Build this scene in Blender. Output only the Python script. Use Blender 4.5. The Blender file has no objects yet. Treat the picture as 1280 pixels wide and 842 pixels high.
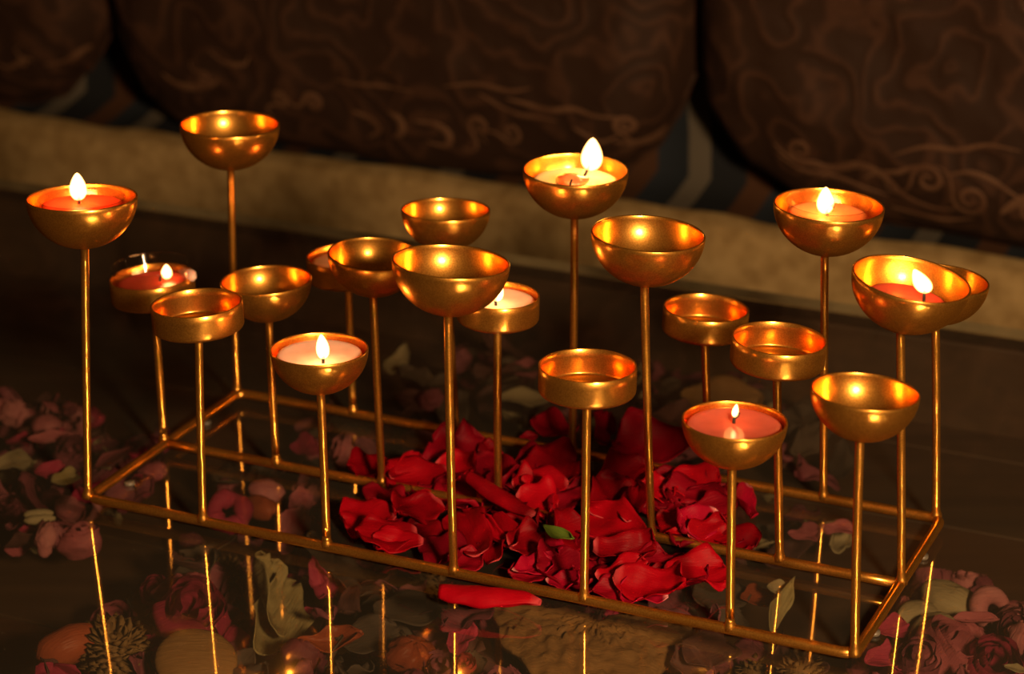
import bpy, math, random
from mathutils import Vector, Matrix, Quaternion, noise
PI = math.pi
C = bpy.context.scene.collection
random.seed(7)

# ------------------------------------------------------------------ camera numbers
FPX, PITCH, ROLL, CAMH = 2983.54, math.radians(21.454), math.radians(0.168), 0.4987
cp, sp = math.cos(PITCH), math.sin(PITCH)
_r, _f, _d = Vector((1, 0, 0)), Vector((0, cp, -sp)), Vector((0, -sp, -cp))
cr, sr = math.cos(ROLL), math.sin(ROLL)
RIGHT, DOWN, FWD = _r*cr + _d*sr, _r*(-sr) + _d*cr, _f
CAM = Vector((0, 0, CAMH))

def ray(x, y):
    return RIGHT*((x-640)/FPX) + DOWN*((y-421)/FPX) + FWD
def at(x, y, z):
    """point of the photograph carried out to the level z"""
    d = ray(x, y)
    return CAM + d*((z-CAMH)/d.z)
YAW = math.radians(-24.22)
AX = Vector((math.cos(YAW), math.sin(YAW), 0))       # along the table
BX = Vector((-math.sin(YAW), math.cos(YAW), 0))      # towards the sofa
O0 = Vector((-0.2055, 1.0474, 0))
def tv(u, v, z=0):
    return O0 + AX*u + BX*v + Vector((0, 0, z))
def at_v(x, y, v):
    """point of the photograph carried out to the upright plane v"""
    d = ray(x, y)
    P = tv(0, v)
    return CAM + d*(((P-CAM).dot(BX))/d.dot(BX))
def uz(p):
    q = p - O0
    return q.dot(AX), p.z

# ------------------------------------------------------------------ materials
def mat(name):
    m = bpy.data.materials.new(name); m.use_nodes = True
    nt = m.node_tree; nt.nodes.clear()
    out = nt.nodes.new('ShaderNodeOutputMaterial')
    return m, nt, out
def N(nt, t, **k):
    n = nt.nodes.new('ShaderNode'+t)
    for a, b in k.items():
        if a in n.inputs.keys(): n.inputs[a].default_value = b
        else: setattr(n, a, b)
    return n
def ramp(nt, fac, stops):
    r = nt.nodes.new('ShaderNodeValToRGB')
    e = r.color_ramp.elements
    e[0].position, e[0].color = stops[0][0], (*stops[0][1], 1)
    e[1].position, e[1].color = stops[-1][0], (*stops[-1][1], 1)
    for p, c in stops[1:-1]:
        q = e.new(p); q.color = (*c, 1)
    nt.links.new(fac, r.inputs[0])
    return r
def bump(nt, height, strength, dist):
    b = N(nt, 'Bump'); b.inputs['Strength'].default_value = strength; b.inputs['Distance'].default_value = dist
    nt.links.new(height, b.inputs['Height'])
    return b
def principled(nt, out, **k):
    p = nt.nodes.new('ShaderNodeBsdfPrincipled')
    for a, b in k.items():
        a = a.replace('_', ' ')
        p.inputs[a].default_value = (*b, 1) if isinstance(b, tuple) and len(b) == 3 else b
    nt.links.new(p.outputs[0], out.inputs[0])
    return p

def schlick(nt, r0):
    """reflectance of a thin clear sheet, the same from either side"""
    L = nt.links
    g = N(nt, 'NewGeometry')
    d = N(nt, 'VectorMath', operation='DOT_PRODUCT')
    L.new(g.outputs['Normal'], d.inputs[0]); L.new(g.outputs['Incoming'], d.inputs[1])
    a = N(nt, 'Math', operation='ABSOLUTE'); L.new(d.outputs['Value'], a.inputs[0])
    o = N(nt, 'Math', operation='SUBTRACT'); o.inputs[0].default_value = 1; L.new(a.outputs[0], o.inputs[1])
    p = N(nt, 'Math', operation='POWER'); p.inputs[1].default_value = 5; L.new(o.outputs[0], p.inputs[0])
    m = N(nt, 'Math', operation='MULTIPLY_ADD'); m.inputs[1].default_value = 1-r0; m.inputs[2].default_value = r0
    L.new(p.outputs[0], m.inputs[0])
    return m

KD = .62                         # how dark the cloth, wood and flowers are against the paint
def dk(c): return tuple(x*KD for x in c)
def gold_material():
    m, nt, out = mat('gold_metallic_paint')
    L = nt.links
    tc = N(nt, 'TexCoord')
    n1 = N(nt, 'TexNoise'); n1.inputs['Scale'].default_value = 1600; n1.inputs['Detail'].default_value = 2
    L.new(tc.outputs['Object'], n1.inputs['Vector'])
    n2 = N(nt, 'TexNoise'); n2.inputs['Scale'].default_value = 60; n2.inputs['Detail'].default_value = 4
    L.new(tc.outputs['Object'], n2.inputs['Vector'])
    col = ramp(nt, n2.outputs['Fac'], [(.3, (.74, .335, .055)), (.7, (.86, .405, .075))])
    b = bump(nt, n1.outputs['Fac'], .5, .00003)
    g1 = N(nt, 'BsdfGlossy')
    g1.inputs['Roughness'].default_value = .21
    g2 = N(nt, 'BsdfGlossy'); g2.inputs['Roughness'].default_value = .42
    df = N(nt, 'BsdfDiffuse')
    gr = ramp(nt, n1.outputs['Fac'], [(.36, (.82, .80, .76)), (.50, (1.0, 1.0, 1.0)), (.64, (1.15, 1.17, 1.25))])
    cm = N(nt, 'Mix', data_type='RGBA', blend_type='MULTIPLY'); cm.inputs[0].default_value = 1
    L.new(col.outputs[0], cm.inputs[6]); L.new(gr.outputs[0], cm.inputs[7])
    for g in (g1, g2, df):
        L.new(cm.outputs[2], g.inputs['Color']); L.new(b.outputs[0], g.inputs['Normal'])
    mx = N(nt, 'MixShader'); mx.inputs[0].default_value = .26
    L.new(g1.outputs[0], mx.inputs[1]); L.new(g2.outputs[0], mx.inputs[2])
    m2 = N(nt, 'MixShader'); m2.inputs[0].default_value = .04
    L.new(mx.outputs[0], m2.inputs[1]); L.new(df.outputs[0], m2.inputs[2])
    L.new(m2.outputs[0], out.inputs[0])
    return m
GOLD = gold_material()

def wax_material(name, col, sss=.6, rough=.25, rad=(.006, .002, .001)):
    m, nt, out = mat(name)
    tc = N(nt, 'TexCoord')
    n = N(nt, 'TexNoise'); n.inputs['Scale'].default_value = 120; n.inputs['Detail'].default_value = 3
    nt.links.new(tc.outputs['Object'], n.inputs['Vector'])
    r = ramp(nt, n.outputs['Fac'], [(.3, tuple(c*.85 for c in col)), (.7, col)])
    p = principled(nt, out, Roughness=rough)
    nt.links.new(r.outputs[0], p.inputs['Base Color'])
    p.inputs['Subsurface Weight'].default_value = sss
    p.inputs['Subsurface Radius'].default_value = rad
    p.inputs['Subsurface Scale'].default_value = 1.0
    nt.links.new(bump(nt, n.outputs['Fac'], .15, .0005).outputs[0], p.inputs['Normal'])
    return m
WAX_RED = wax_material('red_wax', (.88, .075, .025))
WAX_DARK = wax_material('dark_red_wax', (.42, .05, .03))
WAX_PINK = wax_material('pale_pink_wax', (.85, .52, .42))
WAX_CORAL = wax_material('coral_wax', (.72, .14, .09), rough=.18)
WAX_CREAM = wax_material('cream_wax', (.85, .62, .36))
WAX_ORANGE = wax_material('orange_wax', (.85, .28, .10))

def simple(name, col, rough=.6, metal=0, bscale=0, bdist=.0003, var=.25, **k):
    m, nt, out = mat(name)
    tc = N(nt, 'TexCoord')
    n = N(nt, 'TexNoise'); n.inputs['Scale'].default_value = bscale or 40; n.inputs['Detail'].default_value = 4
    nt.links.new(tc.outputs['Object'], n.inputs['Vector'])
    r = ramp(nt, n.outputs['Fac'], [(.3, tuple(c*(1-var) for c in col)), (.7, tuple(min(1, c*(1+var)) for c in col))])
    p = principled(nt, out, Roughness=rough, Metallic=metal)
    nt.links.new(r.outputs[0], p.inputs['Base Color'])
    if bscale: nt.links.new(bump(nt, n.outputs['Fac'], .6, bdist).outputs[0], p.inputs['Normal'])
    return m
WICK = simple('charred_wick', (.02, .012, .008), .9, bscale=900)
FOOT = simple('clear_rubber_pad', (.10, .08, .06), .4)

def clear_cup_material():
    m, nt, out = mat('clear_plastic')
    L = nt.links
    t = N(nt, 'BsdfTransparent'); t.inputs[0].default_value = (.96, .94, .92, 1)
    g = N(nt, 'BsdfGlossy'); g.inputs['Roughness'].default_value = .06
    f = schlick(nt, .06)
    mx = N(nt, 'MixShader')
    L.new(f.outputs[0], mx.inputs[0]); L.new(t.outputs[0], mx.inputs[1]); L.new(g.outputs[0], mx.inputs[2])
    L.new(mx.outputs[0], out.inputs[0])
    return m
CLEAR = clear_cup_material()

def flame_material(name, s):
    m, nt, out = mat(name)
    L = nt.links
    lw = N(nt, 'LayerWeight'); lw.inputs['Blend'].default_value = .35
    r = ramp(nt, lw.outputs['Facing'], [(0, (1, .70, .30)), (.55, (1, .50, .13)), (1, (.9, .16, .02))])
    st = N(nt, 'MapRange'); st.inputs['To Min'].default_value = s; st.inputs['To Max'].default_value = s*.12
    L.new(lw.outputs['Facing'], st.inputs['Value'])
    e = N(nt, 'Emission')
    L.new(r.outputs[0], e.inputs['Color']); L.new(st.outputs[0], e.inputs['Strength'])
    t = N(nt, 'BsdfTransparent')
    a = N(nt, 'AddShader')
    L.new(e.outputs[0], a.inputs[0]); L.new(t.outputs[0], a.inputs[1])
    L.new(a.outputs[0], out.inputs[0])
    return m
FLAME = flame_material('candle_flame', 4.0)

def petal_material(name, stops, tipcol=None, rough=.5, vein=1.0, trans=.15, sheen=.0):
    m, nt, out = mat(name)
    L = nt.links
    tc = N(nt, 'TexCoord'); oi = N(nt, 'ObjectInfo')
    mp = N(nt, 'Mapping'); mp.inputs['Scale'].default_value = (60, 600, 60)
    L.new(tc.outputs['Object'], mp.inputs['Vector'])
    n = N(nt, 'TexNoise'); n.inputs['Scale'].default_value = 1.6; n.inputs['Detail'].default_value = 4
    L.new(mp.outputs[0], n.inputs['Vector'])
    n3 = N(nt, 'TexNoise'); n3.inputs['Scale'].default_value = 90; n3.inputs['Detail'].default_value = 5
    L.new(tc.outputs['Object'], n3.inputs['Vector'])
    mix = N(nt, 'Math', operation='MULTIPLY_ADD'); mix.inputs[1].default_value = .55
    L.new(n3.outputs['Fac'], mix.inputs[0]); 
    ms = N(nt, 'Math', operation='MULTIPLY'); ms.inputs[1].default_value = .5
    L.new(oi.outputs['Random'], ms.inputs[0]); L.new(ms.outputs[0], mix.inputs[2])
    r = ramp(nt, mix.outputs[0], [(p, tuple(c*KD for c in q)) for p, q in stops])
    colout = r.outputs[0]
    if tipcol:
        uv = N(nt, 'UVMap'); sx = N(nt, 'SeparateXYZ')
        L.new(uv.outputs[0], sx.inputs[0])
        tr = ramp(nt, sx.outputs[0], [(.01, (.9, .9, .9)), (.10, (0, 0, 0))])
        mc = N(nt, 'Mix', data_type='RGBA')
        L.new(tr.outputs[0], mc.inputs[0]); L.new(colout, mc.inputs[6]); mc.inputs[7].default_value = (*tipcol, 1)
        colout = mc.outputs[2]
    p = principled(nt, out, Roughness=rough)
    L.new(colout, p.inputs['Base Color'])
    p.inputs['Sheen Weight'].default_value = sheen
    p.inputs['Specular IOR Level'].default_value = .08
    b = bump(nt, n.outputs['Fac'], .5*vein, .0006)
    b2 = bump(nt, n3.outputs['Fac'], .35*vein, .001)
    L.new(b.outputs[0], b2.inputs['Normal']); L.new(b2.outputs[0], p.inputs['Normal'])
    if trans:
        tl = N(nt, 'BsdfTranslucent'); L.new(colout, tl.inputs[0]); L.new(b2.outputs[0], tl.inputs['Normal'])
        mx = N(nt, 'MixShader'); mx.inputs[0].default_value = trans
        L.new(p.outputs[0], mx.inputs[1]); L.new(tl.outputs[0], mx.inputs[2]); L.new(mx.outputs[0], out.inputs[0])
    return m
RED = petal_material('fresh_red_petal', [(.2, (.16, .0006, .005)), (.5, (.36, .0010, .008)), (.85, (.56, .002, .013))], (.45, .05, .06))
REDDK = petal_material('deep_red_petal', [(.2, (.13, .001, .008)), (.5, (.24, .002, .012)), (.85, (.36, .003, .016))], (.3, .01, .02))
MAG = petal_material('magenta_red_petal', [(.2, (.34, .003, .022)), (.85, (.58, .006, .04))], (.8, .30, .32))
PINK = petal_material('dusty_pink_petal', [(.2, (.42, .09, .13)), (.5, (.56, .16, .20)), (.85, (.72, .30, .32))], vein=2)
MAUVE = petal_material('mauve_petal', [(.2, (.17, .04, .06)), (.5, (.30, .075, .11)), (.85, (.42, .14, .18))], vein=2)
CRIM = petal_material('crimson_dried_petal', [(.2, (.38, .025, .08)), (.85, (.64, .07, .16))], vein=2.4)
RUST = petal_material('rust_orange_pod', [(.2, (.26, .05, .02)), (.85, (.50, .12, .05))], vein=1.6, trans=0, rough=.35)
GREY = petal_material('grey_brown_leaf', [(.2, (.075, .055, .045)), (.5, (.12, .09, .07)), (.85, (.17, .12, .09))], vein=1.5)
PLUM = petal_material('plum_brown_leaf', [(.2, (.10, .04, .04)), (.5, (.16, .07, .065)), (.85, (.22, .10, .09))], vein=1.5)
CREAM = petal_material('cream_dried_husk', [(.2, (.40, .32, .18)), (.85, (.60, .50, .30))], vein=2)
OLIVE = petal_material('papery_olive_leaf', [(.2, (.36, .28, .11)), (.5, (.50, .40, .18)), (.85, (.62, .52, .26))], vein=3.5, trans=.2)
TAN = petal_material('tan_dried_slice', [(.2, (.26, .13, .045)), (.85, (.46, .26, .10))], vein=1.6, trans=0)
BROWN = petal_material('brown_seed_head', [(.2, (.16, .09, .035)), (.85, (.34, .20, .08))], vein=2, trans=0)
GREEN = petal_material('green_sepal', [(.2, (.10, .17, .02)), (.85, (.20, .30, .04))], vein=1)

def wood_material(name, c1, c2):
    m, nt, out = mat(name)
    L = nt.links
    tc = N(nt, 'TexCoord'); mp = N(nt, 'Mapping')
    mp.inputs['Scale'].default_value = (2.5, 40, 40)
    L.new(tc.outputs['Object'], mp.inputs['Vector'])
    n = N(nt, 'TexNoise'); n.inputs['Scale'].default_value = 2; n.inputs['Detail'].default_value = 8; n.inputs['Distortion'].default_value = .6
    L.new(mp.outputs[0], n.inputs['Vector'])
    r = ramp(nt, n.outputs['Fac'], [(.3, dk(c1)), (.7, dk(c2))])
    p = principled(nt, out, Roughness=.55)
    L.new(r.outputs[0], p.inputs['Base Color'])
    L.new(bump(nt, n.outputs['Fac'], .3, .0006).outputs[0], p.inputs['Normal'])
    return m
WOOD = wood_material('dark_stained_wood', (.070, .034, .016), (.115, .060, .028))
WOOD2 = wood_material('reddish_wood', (.095, .038, .015), (.15, .064, .026))

def glass_material():
    m, nt, out = mat('dusty_glass_surface')
    L = nt.links
    t = N(nt, 'BsdfTransparent'); t.inputs[0].default_value = (.82, .80, .76, 1)
    g = N(nt, 'BsdfGlossy'); g.inputs['Roughness'].default_value = .03; g.inputs['Color'].default_value = (1, .97, .92, 1)
    f = schlick(nt, .14)
    mx = N(nt, 'MixShader')
    L.new(f.outputs[0], mx.inputs[0]); L.new(t.outputs[0], mx.inputs[1]); L.new(g.outputs[0], mx.inputs[2])
    tc = N(nt, 'TexCoord')
    n = N(nt, 'TexNoise'); n.inputs['Scale'].default_value = 9; n.inputs['Detail'].default_value = 6
    L.new(tc.outputs['Object'], n.inputs['Vector'])
    v = N(nt, 'TexVoronoi'); v.inputs['Scale'].default_value = 70
    L.new(tc.outputs['Object'], v.inputs['Vector'])
    sp_ = ramp(nt, v.outputs['Distance'], [(.012, (1, 1, 1)), (.03, (0, 0, 0))])
    d = N(nt, 'BsdfDiffuse'); d.inputs['Color'].default_value = (.42, .37, .28, 1)
    fr = N(nt, 'MapRange'); fr.inputs['From Min'].default_value = .3; fr.inputs['From Max'].default_value = .7
    fr.inputs['To Min'].default_value = .026; fr.inputs['To Max'].default_value = .042
    L.new(n.outputs['Fac'], fr.inputs['Value'])
    ad = N(nt, 'Math', operation='MULTIPLY_ADD'); ad.inputs[1].default_value = .18
    L.new(sp_.outputs[0], ad.inputs[0]); L.new(fr.outputs[0], ad.inputs[2])
    m2 = N(nt, 'MixShader')
    L.new(ad.outputs[0], m2.inputs[0]); L.new(mx.outputs[0], m2.inputs[1]); L.new(d.outputs[0], m2.inputs[2])
    L.new(m2.outputs[0], out.inputs[0])
    return m
GLASS = glass_material()
def glass_body():
    m, nt, out = mat('glass_underside')
    t = N(nt, 'BsdfTransparent'); t.inputs[0].default_value = (.90, .88, .82, 1)
    nt.links.new(t.outputs[0], out.inputs[0]); return m
GLASSB = glass_body()
EDGE = simple('polished_glass_edge', (.30, .24, .13), .3)

def fabric(name, c1, c2, scale, bscale=900, rough=.9):
    m, nt, out = mat(name)
    L = nt.links
    tc = N(nt, 'TexCoord')
    n = N(nt, 'TexNoise'); n.inputs['Scale'].default_value = scale; n.inputs['Detail'].default_value = 5
    L.new(tc.outputs['Object'], n.inputs['Vector'])
    n2 = N(nt, 'TexNoise'); n2.inputs['Scale'].default_value = bscale; n2.inputs['Detail'].default_value = 2
    L.new(tc.outputs['Object'], n2.inputs['Vector'])
    r = ramp(nt, n.outputs['Fac'], [(.35, dk(c1)), (.65, dk(c2))])
    p = principled(nt, out, Roughness=rough)
    p.inputs['Specular IOR Level'].default_value = .1
    L.new(r.outputs[0], p.inputs['Base Color'])
    L.new(bump(nt, n2.outputs['Fac'], .6, .0006).outputs[0], p.inputs['Normal'])
    return m
BEIGE = fabric('beige_woven_upholstery', (.34, .215, .085), (.50, .34, .15), 70, 500)
WALLM = fabric('brown_wall', (.10, .06, .035), (.12, .075, .045), 3, 100)
FLOORM = wood_material('floor_boards', (.04, .022, .012), (.07, .038, .02))

def brocade_material():
    m, nt, out = mat('dark_brown_brocade')
    L = nt.links
    tc = N(nt, 'TexCoord')
    # swirling paisley-like bands: rings of a cell pattern bent by noise
    nz = N(nt, 'TexNoise'); nz.inputs['Scale'].default_value = 26; nz.inputs['Detail'].default_value = 1
    L.new(tc.outputs['Object'], nz.inputs['Vector'])
    mx = N(nt, 'Mix', data_type='RGBA', blend_type='LINEAR_LIGHT'); mx.inputs[0].default_value = .035
    L.new(tc.outputs['Object'], mx.inputs[6]); L.new(nz.outputs['Color'], mx.inputs[7])
    v = N(nt, 'TexVoronoi', feature='SMOOTH_F1'); v.inputs['Scale'].default_value = 11
    v.inputs['Smoothness'].default_value = .25
    L.new(mx.outputs[2], v.inputs['Vector'])
    mu = N(nt, 'Math', operation='MULTIPLY'); mu.inputs[1].default_value = 30
    L.new(v.outputs['Distance'], mu.inputs[0])
    si = N(nt, 'Math', operation='SINE'); L.new(mu.outputs[0], si.inputs[0])
    n2 = N(nt, 'TexNoise'); n2.inputs['Scale'].default_value = 30; n2.inputs['Detail'].default_value = 3
    n2.inputs['Distortion'].default_value = 2.5
    L.new(tc.outputs['Object'], n2.inputs['Vector'])
    ml = N(nt, 'Math', operation='MULTIPLY'); L.new(si.outputs[0], ml.inputs[0]); L.new(n2.outputs['Fac'], ml.inputs[1])
    r = ramp(nt, ml.outputs[0], [(.0, (.025, .0105, .0055)), (.25, (.030, .0125, .0068)), (.5, (.050, .021, .0112))])
    fb = N(nt, 'TexNoise'); fb.inputs['Scale'].default_value = 700
    L.new(tc.outputs['Object'], fb.inputs['Vector'])
    p = principled(nt, out, Roughness=.75)
    p.inputs['Specular IOR Level'].default_value = .2
    L.new(r.outputs[0], p.inputs['Base Color'])
    b1 = bump(nt, fb.outputs['Fac'], .4, .0004); b2 = bump(nt, ml.outputs[0], .5, .0012)
    L.new(b1.outputs[0], b2.inputs['Normal']); L.new(b2.outputs[0], p.inputs['Normal'])
    return m
BROC = brocade_material()
EMB = fabric('light_brown_embroidery', (.13, .060, .034), (.20, .10, .056), 60, 900, .6)

def stripe_material():
    m, nt, out = mat('striped_seat_cover')
    L = nt.links
    uv = N(nt, 'UVMap'); sx = N(nt, 'SeparateXYZ'); L.new(uv.outputs[0], sx.inputs[0])
    md = N(nt, 'Math', operation='FRACT'); L.new(sx.outputs[0], md.inputs[0])
    r = ramp(nt, md.outputs[0], [(0, (.014, .015, .018)), (.30, (.014, .015, .018)), (.31, (.06, .027, .014)), (.52, (.06, .027, .014)),
                                 (.53, (.020, .024, .032)), (.80, (.014,.017,.022)), (.81, (.095, .080, .062)), (1, (.095, .080, .062))])
    r.color_ramp.interpolation = 'LINEAR'
    fb = N(nt, 'TexNoise'); fb.inputs['Scale'].default_value = 600
    tc = N(nt, 'TexCoord'); L.new(tc.outputs['Object'], fb.inputs['Vector'])
    p = principled(nt, out, Roughness=.85); p.inputs['Specular IOR Level'].default_value = .1
    L.new(r.outputs[0], p.inputs['Base Color'])
    L.new(bump(nt, fb.outputs['Fac'], .5, .0005).outputs[0], p.inputs['Normal'])
    return m
STRIPE = stripe_material()

# ------------------------------------------------------------------ mesh helpers
def mesh(name, verts, faces, uvs=None, smooth=True):
    me = bpy.data.meshes.new(name)
    me.from_pydata([tuple(v) for v in verts], [], faces)
    if uvs:
        l = me.uv_layers.new(name='UVMap')
        for lp in me.loops: l.data[lp.index].uv = uvs[lp.vertex_index]
    if smooth: me.polygons.foreach_set('use_smooth', [True]*len(me.polygons))
    me.update()
    return me
def obj(name, me, m=None, parent=None, loc=None, rot=None):
    o = bpy.data.objects.new(name, me)
    C.objects.link(o)
    if m and not me.materials: me.materials.append(m)
    if loc is not None: o.location = loc
    if rot is not None:
        if isinstance(rot, Quaternion): o.rotation_mode = 'QUATERNION'; o.rotation_quaternion = rot
        else: o.rotation_euler = rot
    if parent: o.parent = parent
    return o
def thing(name, label, cat, loc, rot=None, group=None):
    o = bpy.data.objects.new(name, None); C.objects.link(o)
    o.empty_display_size = .01; o.location = loc
    if rot is not None: o.rotation_euler = rot
    return tag(o, label, cat, group)
def tag(o, label, cat, group=None, kind=None):
    o['label'] = label; o['category'] = cat
    if group: o['group'] = group
    if kind: o['kind'] = kind
    return o
def grid(nu, nv, fn, closeu=False, uvf=None):
    vs, fs, uvs = [], [], []
    for i in range(nu):
        for j in range(nv):
            vs.append(fn(i, j)); uvs.append((i/(nu-1), j/(nv-1)))
    for i in range(nu if closeu else nu-1):
        for j in range(nv-1):
            a, b = i*nv+j, ((i+1) % nu)*nv+j
            fs.append((a, b, b+1, a+1))
    return vs, fs, uvs
def lathe(profile, seg=64):
    """profile: (r, z) list; r==0 ends are closed to a point"""
    vs, fs, rings = [], [], []
    for r, z in profile:
        if r < 1e-7: rings.append([len(vs)]); vs.append((0, 0, z))
        else:
            rings.append(list(range(len(vs), len(vs)+seg)))
            vs += [(r*math.cos(2*PI*k/seg), r*math.sin(2*PI*k/seg), z) for k in range(seg)]
    for A, B in zip(rings, rings[1:]):
        for k in range(seg):
            k2 = (k+1) % seg
            if len(A) == 1 and len(B) > 1: fs.append((A[0], B[k], B[k2]))
            elif len(B) == 1 and len(A) > 1: fs.append((A[k], B[0], A[k2]))
            elif len(A) > 1: fs.append((A[k], B[k], B[k2], A[k2]))
    return vs, fs
def tube(points, radii, seg=16, closed=False, caps=True):
    pts = [Vector(p) for p in points]; n = len(pts)
    if not isinstance(radii, (list, tuple)): radii = [radii]*n
    vs, fs = [], []
    up = None
    for i, p in enumerate(pts):
        if closed: t = (pts[(i+1) % n]-pts[i-1]).normalized()
        else: t = (pts[min(i+1, n-1)]-pts[max(i-1, 0)]).normalized()
        if up is None:
            up = Vector((0, 0, 1)) if abs(t.z) < .9 else Vector((1, 0, 0))
        s = t.cross(up).normalized(); up2 = s.cross(t).normalized(); up = up2
        for k in range(seg):
            a = 2*PI*k/seg
            vs.append(p + (s*math.cos(a)+up2*math.sin(a))*radii[i])
    for i in range(n if closed else n-1):
        for k in range(seg):
            k2 = (k+1) % seg; j = (i+1) % n
            fs.append((i*seg+k, i*seg+k2, j*seg+k2, j*seg+k))
    if caps and not closed:
        fs.append(tuple(range(seg-1, -1, -1))); fs.append(tuple((n-1)*seg+k for k in range(seg)))
    return vs, fs
def merge(parts):
    V, F = [], []
    for vs, fs in parts:
        o = len(V); V += list(vs); F += [tuple(i+o for i in f) for f in fs]
    return V, F
def box_tv(u0, u1, v0, v1, z0, z1, bev=0.0):
    ps = [(u, v) for u, v in ((u0, v0), (u1, v0), (u1, v1), (u0, v1))]
    vs = [tuple(tv(u, v, z)) for z in (z0, z1) for u, v in ps]
    fs = [(3, 2, 1, 0), (4, 5, 6, 7), (0, 1, 5, 4), (1, 2, 6, 5), (2, 3, 7, 6), (3, 0, 4, 7)]
    return vs, fs
def bevel(o, w, seg=2):
    b = o.modifiers.new('bevel', 'BEVEL'); b.width = w; b.segments = seg; b.limit_method = 'ANGLE'
def local(vs, loc):
    return [Vector(v)-Vector(loc) for v in vs]

# ------------------------------------------------------------------ camera
cam = bpy.data.cameras.new('camera'); cam.sensor_width = 36; cam.lens = FPX*36/1280
cam.clip_start = .01; cam.clip_end = 30
co = bpy.data.objects.new('camera', cam); C.objects.link(co)
co.matrix_world = Matrix.Translation(CAM) @ Matrix((RIGHT, -DOWN, -FWD)).transposed().to_4x4()
cam.dof.use_dof = True; cam.dof.focus_distance = 1.06; cam.dof.aperture_fstop = 9
bpy.context.scene.camera = co

# ------------------------------------------------------------------ setting
GT = -0.001                     # top of the glass
def struct(name, vsfs, m):
    o = obj(name, mesh(name, *vsfs, smooth=False), m); o['kind'] = 'structure'; return o
struct('floor', box_tv(-2.5, 3.0, -2.2, 2.6, -.47, -.45), FLOORM)
struct('wall_back', box_tv(-2.5, 3.0, 2.2, 2.3, -.45, 1.9), WALLM)

# ------------------------------------------------------------------ coffee table
U0, U1, V0, V1 = -.42, .86, -.42, .418
table = thing('coffee_table', 'dark wooden coffee table with a glass top over a tray of potpourri', 'table', tv(.22, 0, -.45))
def tpart(name, vsfs, m, par=table, bv=.0, smooth=False):
    base = Vector(tv(.22, 0, -.45))
    me = mesh(name, local(vsfs[0], base), vsfs[1], smooth=smooth)
    o = obj(name, me, m, par)
    if bv: bevel(o, bv)
    return o
g = tpart('glass_top', box_tv(U0, U1, V0, V1, GT-.006, GT), GLASS)
g.data.materials.append(GLASSB); g.data.materials.append(EDGE)
for p in g.data.polygons:
    p.material_index = 0 if p.normal.z > .5 else (1 if p.normal.z < -.5 else 2)
TZ = -.060                      # tray floor
w = .003
k = 0
planks = []
pv = V0+.02
while pv < V1-.03:
    pe = min(pv+.094, V1-.02)
    planks.append((pv, pe)); pv = pe+.0015
for i, (a, b) in enumerate(planks):
    tpart('tray_board', box_tv(U0+.02, U1-.02, a, b, TZ-.012, TZ), WOOD if i % 3 else WOOD2, bv=.001)
tpart('side_rail', box_tv(U0, U1, V1-.02, V1, -.10, GT-.006), WOOD, bv=.002)
tpart('side_rail', box_tv(U0, U1, V0, V0+.02, -.10, GT-.006), WOOD, bv=.002)
tpart('side_rail', box_tv(U0, U0+.02, V0+.02, V1-.02, -.10, GT-.006), WOOD, bv=.002)
tpart('side_rail', box_tv(U1-.02, U1, V0+.02, V1-.02, -.10, GT-.006), WOOD, bv=.002)
for u in (U0+.005, U1-.055):
    for v in (V0+.005, V1-.055):
        tpart('leg', box_tv(u, u+.05, v, v+.05, -.45, -.10), WOOD, bv=.003)

# ------------------------------------------------------------------ sofa behind
GS = V1+.25                     # front of the sofa
sofa = thing('sofa', 'low sofa with beige front panel and dark striped seat cover behind the table', 'sofa', tv(.2, GS+.4, -.45))
SB = Vector(tv(.2, GS+.4, -.45))
def spart(name, vs, fs, m, uvs=None, par=sofa, smooth=True):
    return obj(name, mesh(name, local(vs, SB), fs, uvs, smooth), m, par)
# beige front, top edge falls very slightly and ripples
def bandtop(u): return -.0475 - .0095*(u+.18)/.85 + .0012*math.sin(u*31) + .0008*math.sin(u*77+1)
prof = [(0, -.42, 0), (0, -.12, 0), (-.001, -.10, 0), (-.001, -.09, 1), (.0, -.06, 1), (.006, -.004, 2), (.02, .001, 2), (.06, -.001, 2), (.8, -.002, 2), (.8, -.40, 3)]
def bandpt(i, j):
    u = -1.2 + 2.9*i/160
    dv, z, t = prof[j]
    zt = bandtop(u)
    if t == 2: zz = zt + z
    elif t == 1: zz = zt + (z+.052)
    else: zz = z
    return tv(u, GS+dv, zz)
vs, fs, uv = grid(161, len(prof), bandpt)
spart('front_panel', vs, fs, BEIGE)
vs, fs = tube([tv(-1.2+2.9*i/60, GS-.001, -.104) for i in range(61)], .0035, 10)
spart('piping', vs, fs, BEIGE)
for u in (-1.1, 1.55):
    for v in (GS+.05, GS+.72):
        vs, fs = box_tv(u, u+.06, v, v+.06, -.45, -.41); spart('foot', vs, fs, WOOD, smooth=False)
# striped cover: lies on the seat, then rises over the roll behind the cushions
sp_prof = [(.012, .0015), (.03, .003), (.062, .010), (.070, .04), (.074, .09), (.09, .15), (.14, .20), (.22, .22), (.75, .22)]
def stripept(i, j):
    u = -1.15 + 2.8*i/240
    dv, z = sp_prof[j]
    fold = .002*math.sin(u*38+1.2)*min(1, j/3) + .001*math.sin(u*91)
    lean = -.012*max(0, (z-.01)/.1)           # cloth is pulled to the left as it rises
    return tv(u+lean, GS+dv+fold, bandtop(u)+z)
vs, fs, uv = grid(241, len(sp_prof), stripept)
uv = [(-1.15+2.8*(k//len(sp_prof))/240, 0) for k in range(len(vs))]
uv = [((u-.0)/.0915 + .35, 0) for u, _ in uv]
spart('striped_cover', vs, fs, STRIPE, uv)
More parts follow.
